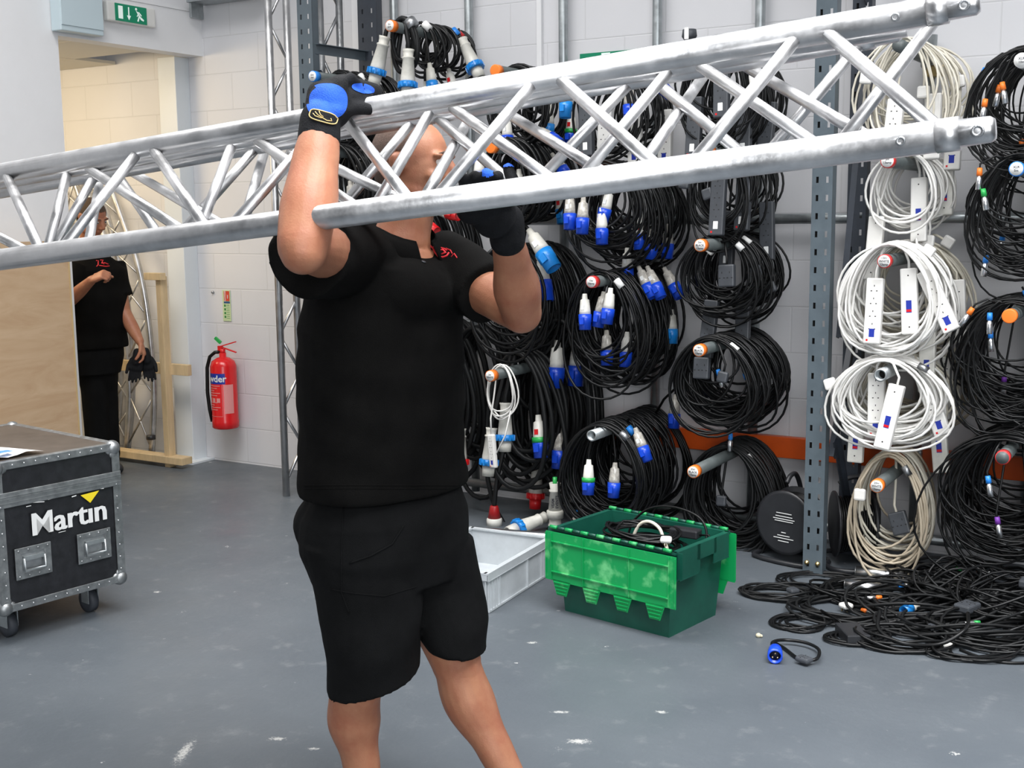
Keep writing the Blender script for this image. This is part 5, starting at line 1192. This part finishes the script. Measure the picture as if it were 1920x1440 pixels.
mb.ball(shR*.7+nk0*.3-up*.03, .09, None, 18, 12); mb.ball(shL*.7+nk0*.3-up*.03, .085, None, 18, 12)
mb.ball(at(748, 552, 3.02), (.15, .14, .10), (rt, fw, up), 20, 14)
shirt = solid('polo_shirt', mb, .0055, 12, M['shirt'], man, OF, shirt_w)
mb = MB()   # collar: two flaps with a V opening
cc = nk0+up*.01
for s in (-1, 1):
    R = []
    for k_ in range(9):
        a = s*(.30+2.85*k_/8); dr = fw*cos(a)-rt*sin(a)*1.0; z = -.045*max(0, cos(a))+.02
        p = cc+dr*.088+up*z; R.append([p+up*.018, p+dr*.012+up*.002, p+dr*.034-up*(.024+.016*max(0, cos(a))), p+dr*.028-up*(.030+.016*max(0, cos(a)))])
    mb.bridge(R, True, True, True)
obj('collar', mb, M['shirt'], shirt, OF)
BT = []
for k_, (x, y) in enumerate(((757, 435), (777, 465), (794, 492))):
    BT.append((x, y))
def ondir(mesh_obj, x, y, off, push=.0015):
    """point where the sight line through (x, y) meets the garment"""
    d = ray(x, y).normalized(); hit, loc, nrm, _ = mesh_obj.ray_cast(CP-off, d); return (loc+off+nrm*push, nrm) if hit else (None, None)
for (x, y) in BT:
    q, nn = ondir(shirt, x, y, OF, .001)
    if q: obj('button', MB().disc(q, nn, .0055, 12, th=.002), M['dgrey'], shirt, OF)
mb = MB(); N_ = 0
def scribble(pl, wdt):
    global N_
    pts = []
    for (x, y) in pl:
        p, nn = ondir(shirt, x, y, OF, .001)
        if p: pts.append(p)
    if len(pts) > 1: mb.tube(pts, wdt, 6)
scribble([(800, 459), (806, 461), (812, 466), (816, 474), (822, 481), (830, 483), (838, 480), (842, 474)], .0028)
scribble([(812, 464), (822, 464), (832, 466), (838, 470)], .0018); scribble([(836, 466), (845, 470), (848, 476)], .0018); scribble([(846, 482), (852, 476), (857, 484)], .0018); scribble([(824, 472), (830, 468), (836, 474), (828, 477)], .0026)
if mb.v: obj('chest_logo', mb, M['logored'], shirt, OF)
for yy in (918, 924):
    pts = []
    for x in range(570, 866, 12):
        p, nn = ondir(shirt, x, yy-8, OF, .0004)
        if p: pts.append(p)
    if len(pts) > 2: obj('hem_stitch', MB().tube(pts, .0014, 5), M['shirt'], shirt, OF)
# shorts
mb = MB()
def sh_w(q, n):
    a = q-OF; return .0045*sin(a.z*30+4*sin(a.dot(rt)*8)+a.dot(fw)*12)*max(0, 1-abs(n.z))*(.4+.6*sin(a.z*9)**2)
loft(mb, [(at(728, 915, 3.06), rt, fw, .205, .155), (at(724, 960, 3.06), rt, fw, .232, .172), (at(722, 1020, 3.06), rt, fw, .232, .178), (at(728, 1080, 3.06), rt, fw, .205, .165)], 32, 2.4)
mb.ball(at(620, 985, 3.04), (.09, .10, .10), None, 18, 12)
hR = at(700, 1272, 2.97); hu_ = (up*1.0+Lv*.0).normalized(); tl = (Lv+up*.24).normalized(); hb_ = (Hv*1.0+up*.12).normalized()
loft(mb, [(at(672, 1010, 2.99), Lv, Hv, .145, .14), (at(690, 1090, 2.98), Lv, Hv, .142, .135), (at(699, 1170, 2.97), (Lv+up*.12).normalized(), (Hv-up*.1).normalized(), .128, .128), (hR, tl, hb_, .122, .120), ], 28, 2.2)
hL_ = at(856, 1208, 3.10); tl2 = (Lv-up*.10).normalized()
loft(mb, [(at(790, 1010, 3.14), Lv, Hv, .14, .14), (at(815, 1090, 3.14), Lv, Hv, .130, .13), (at(842, 1160, 3.12), Lv, Hv, .104, .125), (hL_, tl2, (Hv+up*.05).normalized(), .083, .115)], 28, 2.2)
shorts = solid('shorts', mb, .0055, 5, M['short'], man, OF, sh_w)
mb = MB()
def seam(pl, wdt=.0022):
    pts = []
    for (x, y) in pl:
        p, nn = ondir(shorts, x, y, OF, .0006)
        if p: pts.append(p)
    if len(pts) > 2: mb.tube(pts, wdt, 6)
def dens2(pl, k=6):
    return [(a[0]+(b[0]-a[0])*j/k, a[1]+(b[1]-a[1])*j/k) for a, b in zip(pl, pl[1:]) for j in range(k)]+[pl[-1]]
seam(dens2([(644, 950), (640, 1040), (640, 1110), (655, 1150)])); seam(dens2([(757, 985), (735, 1020), (695, 1042), (655, 1056)]), .003); seam(dens2([(620, 1105), (660, 1112), (720, 1118), (780, 1100)]), .0018)
if mb.v: obj('pocket_seam', mb, M['short'], shorts, OF)
# socks and shoes
for an, kk in ((anR, 1), (anL, 1)):
    mb = MB(); mb.lathe([(-.05, .048), (-.0, .046), (.02, .049), (.026, .047)], an, up, 20); obj('sock', mb, M['white'], man, OF)
    mb = MB(); a0 = V((an.x, an.y, 0))
    for (t, a, b, h) in (): pass
    R = []
    for (t, a, h) in ((-.065, .020, .05), (-.05, .036, .075), (0, .043, .105), (.06, .046, .085), (.12, .050, .062), (.17, .044, .050), (.205, .022, .035)):
        R.append(mb.ring(a0+fw*t+up*h/2, rt, up, 18, a, h/2, 3))
    mb.bridge(R); obj('shoe', mb, M['blk'], man, OF)
# gloves
mb = MB(); pl_d = (at(628, 178, 2.69)-wrR); nR = (Hv*.72+Lv*.62-up*.45)
g0 = T1(640)
tips, fr_ = hand_parts(mb, wrR+up*.005, (up*.93+Lv*.14+Hv*.40), (Lv*.55+Hv*.80-up*.1), -Hv+Lv, [.80, .80, .78, .76], 1.10, 1.16, thumb=(.55, .25, .75))
cdir = (wrR-elR).normalized(); mb.capsule(wrR-cdir*.025, wrR+up*.02, .046, .043)
dk, nk_, sk = fr_
mb.ball(at(618, 198, 2.62), (.050, .040, .052), (Lv, Hv, up), 18, 12)
mb.capsule(at(640, 165, 2.66), at(700, 172, 2.78), .030, .020)
mb.capsule(at(650, 185, 2.64), at(690, 186, 2.72), .024, .016)
gl = solid('glove', mb, .004, 4, M['glovek'], man, OF)
def patch(name, src, off, test, m, push=.0022, par=None):
    me = src.data.copy(); bm = bmesh.new(); bm.from_mesh(me)
    ns = {q.index: q.normal.copy() for q in bm.verts}
    kill = [f for f in bm.faces if not test(f.calc_center_median()+off, f.normal)]
    bmesh.ops.delete(bm, geom=kill, context='FACES')
    for q in bm.verts: q.co += q.normal*push
    bm.to_mesh(me); bm.free(); me.materials.clear(); me.materials.append(m); me.name = name
    if not len(me.polygons): return None
    o = bpy.data.objects.new(name, me); COL.objects.link(o); o.parent = par or src; return o
def proj(p):
    v = p-CP; z = v.dot(Fv); return 960+FPX*v.dot(Rv)/z, 720-FPX*v.dot(Uv)/z
def proj_grid(name, src, off, cx, cy, U_, V_, a, b, e, m, push, par, rim=None):
    """sewn-on panel that follows the surface of the glove"""
    vs = []; fs = []; NR, NA = 7, 44
    for k in range(NR+1):
        for i in range(NA):
            t = 2*pi*i/NA; q = k/NR; x = math.copysign(abs(cos(t))**(2/e), cos(t))*a*q; y = math.copysign(abs(sin(t))**(2/e), sin(t))*b*q
            p, nn = ondir(src, cx+U_[0]*x+V_[0]*y, cy+U_[1]*x+V_[1]*y, off, push)
            vs.append(p)
    for k in range(NR):
        for i in range(NA):
            q = [k*NA+i, k*NA+(i+1) % NA, (k+1)*NA+(i+1) % NA, (k+1)*NA+i]
            P4 = [vs[z] for z in q]
            if all(z is not None for z in P4) and max((P4[u]-P4[v]).length for u in range(4) for v in range(u)) < .03: fs.append(q)
    mb = MB(); mb.add([p if p is not None else V((0, 0, 0)) for p in vs], fs, True)
    used = sorted({z for f in fs for z in f}); mp = {z: i for i, z in enumerate(used)}
    mb.v = [mb.v[z] for z in used]; mb.f = [[mp[z] for z in f] for f in fs]
    o = obj(name, mb, m, par or src, off)
    if rim:
        ps = [p for p in vs[NR*NA:] if p is not None]
        if len(ps) > 30: obj('piping', MB().tube(ps, rim, 6, closed=True), M['gold'], o, off)
    return o
proj_grid('blue_back', gl, OF, 613, 190, (1, 0), (0, 1), 38, 33, 2.4, M['gloveb'], .0015, None)
proj_grid('finger_panel', gl, OF, 680, 166, (.97, .22), (-.22, .97), 22, 9, 2.2, M['gloveb'], .0015, None)
bp_ = proj_grid('badge', gl, OF, 606, 220, (.96, .28), (-.28, .96), 25, 9.5, 3.6, M['glovek'], .0035, None, rim=.0014)
mb = MB()
for pl in ([(588, 214), (592, 219), (603, 223)], [(592, 211), (596, 217), (604, 222)], [(598, 210), (600, 216), (606, 221)], [(603, 222), (612, 227), (620, 228), (618, 223)]):
    pts = []
    for (x, y) in pl:
        p, nn = ondir(gl, x, y, OF, .0045)
        if p: pts.append(p)
    if len(pts) > 1: mb.tube(pts, .0011, 5)
if mb.v: obj('badge_motif', mb, M['gold'], bp_, OF)
# left glove: cuff below the chord, palm behind it, fingers up over it
mb = MB(); wl = wrL
mb.capsule(wl-(wrL-elL).normalized()*.015, wl+up*.03, .041, .040)
t0 = at(922, 388, 2.62)
mb.ball(at(925, 400, 2.62), (.050, .040, .055), (Lv, Hv, up), 18, 12); mb.ball(at(905, 378, 2.60), (.055, .040, .04), (Lv, Hv, up), 18, 12); mb.ball(at(890, 396, 2.60), (.040, .034, .030), (Lv, Hv, up), 16, 10)
for (a, b, c_) in (((880, 385), (872, 350), (868, 334)), ((900, 380), (893, 345), (890, 330)), ((920, 378), (914, 342), (912, 327)), ((938, 378), (935, 345), (934, 330))):
    p0, p1, p2 = at(*a, 2.56), at(*b, 2.48), at(c_[0], c_[1], 2.43); mb.capsule(p0, p1, .0135, .0125); mb.capsule(p1, p2, .0125, .0115)
p0, p1, p2 = at(945, 385, 2.60), at(966, 350, 2.58), at(953, 318, 2.60); mb.capsule(p0, p1, .018, .0155); mb.capsule(p1, p2, .0155, .0125)
gl2 = solid('glove', mb, .004, 4, M['glovek'], man, OF)
patch('blue_back', gl2, OF, lambda p, n: (proj(p)[1] < 331 and 905 < proj(p)[0] < 925) or (proj(p)[1] < 314 and proj(p)[0] > 945), M['gloveb'])

# ------------------------------------------------------------------ the far man in the back room
fz_ = 7.45
ff = (Lv*.66 - Hv*.75).normalized(); fr2 = ff.cross(up).normalized()
ft = at(180, 860, fz_+.0); ft.z = 0; OF2 = V(ft)
man2 = thing('person', 'man in black polo and trousers looking down in the back room, holding gloves', 'person', tuple(ft))
D2 = fz_
S2R, E2R, W2R = at(146, 512, D2-.10), at(118, 575, D2-.20), at(172, 525, D2-.36)
S2L, E2L, W2L = at(216, 506, D2+.10), at(232, 585, D2+.06), at(262, 640, D2-.02)
h2 = at(172, 408, D2-.06); hf2 = (Lv*.80 - Hv*.42 - up*.45).normalized(); hu2 = (up+ff*.3).normalized()
mb = MB(); P2, B2_ = head_parts(mb, h2, hf2, hu2, .98)
n0, n1 = at(172, 480, D2+.02), at(168, 432, D2-.02); limb(mb, [n0, n1, h2-up*.03], [.064, .058, .055])
loft(mb, [(at(180, 650, D2), fr2, ff, .15, .11), (at(180, 560, D2), fr2, ff, .16, .11), (at(180, 500, D2), fr2, ff, .15, .09), (at(176, 482, D2), fr2, ff, .09, .06)])
limb(mb, [S2R, E2R], [.052, .042]); limb(mb, [E2R, (E2R+W2R)/2, W2R], [.042, .040, .027])
limb(mb, [S2L, E2L], [.055, .043]); limb(mb, [E2L, (E2L+W2L)/2, W2L], [.043, .041, .027])
hand_parts(mb, W2R, (Lv*.8+up*.35-Hv*.25), (-up*.5+Hv*.4+Lv*.3), up, [1.0, 1.05, 1.1, 1.1], .95, 1.0, thumb=(.7, .35, .55))
hand_parts(mb, W2L, (-up*.9+Lv*.25), (-Lv*.8-Hv*.2), -Hv, [.55, .65, .7, .7], .95, 1.0, thumb=(.8, .3, .3))
k2R, k2L = at(178, 740, D2-.02), at(196, 740, D2+.06); a2R, a2L = V((k2R.x, k2R.y, .08)), V((k2L.x, k2L.y, .08))
for a_, k_ in ((a2R, k2R), (a2L, k2L)): limb(mb, [k_, a_], [.06, .04])
solid('body', mb, .005, 3, M['skin'], man2, OF2)
HB2 = lambda q: (q[1] > .060 and q[2] < .075) or (q[2] < .03 and q[1] > .0) or q[2] < -.06 or q[1] > .078 or (abs(q[0]) > .071 and -.045 < q[2] < .032 and -.045 < q[1] < .03)
head_extras(man2, P2, B2_, OF2, .98, M['hair2'], HB2)
mb = MB()
loft(mb, [(at(181, 652, D2), fr2, ff, .195, .135), (at(180, 600, D2), fr2, ff, .190, .13), (at(180, 550, D2), fr2, ff, .19, .13), (at(180, 505, D2), fr2, ff, .185, .11), (at(176, 486, D2), fr2, ff, .12, .08), (at(174, 474, D2+.01), fr2, ff, .075, .065)])
for S_, E_, q in ((S2R, E2R, .62), (S2L, E2L, .62)):
    d_ = (E_-S_).normalized(); o_ = d_.orthogonal().normalized(); L_ = (E_-S_).length*q
    loft(mb, [(S_-d_*.04+up*.005, o_, d_.cross(o_), .068, .068), (S_+d_*L_*.5, o_, d_.cross(o_), .072, .072), (S_+d_*L_, o_, d_.cross(o_), .074, .074)])
sh2 = solid('polo_shirt', mb, .007, 4, M['shirt'], man2, OF2, lambda q, n: .003*sin(q.z*40+q.x*20)*max(0, 1-abs(n.z)))
mb = MB()
for pl in ([(180, 489), (184, 489), (184, 497), (181, 500)], [(188, 488), (193, 488), (191, 492), (195, 496)], [(186, 498), (192, 499), (198, 500), (205, 499)], [(190, 494), (196, 493), (203, 496)]):
    pts = []
    for (x, y) in pl:
        p, nn = ondir(sh2, x, y, OF2, .002)
        if p: pts.append(p)
    if len(pts) > 1: mb.tube(pts, .0035, 5)
if mb.v: obj('chest_logo', mb, M['logored'], sh2, OF2)
mb = MB()
loft(mb, [(at(180, 632, D2), fr2, ff, .165, .12), (at(180, 668, D2), fr2, ff, .172, .13), (at(180, 700, D2), fr2, ff, .15, .12)])
for a_, k_, s_ in ((a2R, k2R, 1), (a2L, k2L, 1)):
    hp = at(172 if k_ is k2R else 190, 668, D2); limb(mb, [hp, hp*.5+k_*.5, k_, k_*.4+a_*.6, a_+up*.02], [.095, .092, .082, .076, .075])
solid('trousers', mb, .007, 4, M['short'], man2, OF2)
for a_ in (a2R, a2L):
    mb = MB(); mb.capsule(a_-up*.03, a_+ff*.14-up*.045, .045, .035); obj('shoe', mb, M['blk'], man2, OF2)
# pair of gloves dangling from his hand
gq = at(262, 668, D2-.03); pg_ = thing('work_gloves', 'pair of black work gloves dangling from the far man\'s hand', 'gloves', tuple(gq))
for dx, rot_, nm2 in ((-.012, .28, 'glove'), (.03, -.22, 'glove')):
    mb = MB(); dd = (-up+Lv*-rot_*.6).normalized(); wv_ = gq+Lv*dx+Hv*dx
    mb.capsule(wv_+up*.03, wv_+dd*.03, .022, .032)
    hand_parts(mb, wv_, dd, -Hv+Lv*.2, Lv*(-1 if dx < 0 else 1), [.10, .05, .12, .15], .92, 1.10, thumb=(.85, .4, .1), spread=.1)
    solid(nm2, mb, .0045, 2, M['glovek'], pg_, gq)
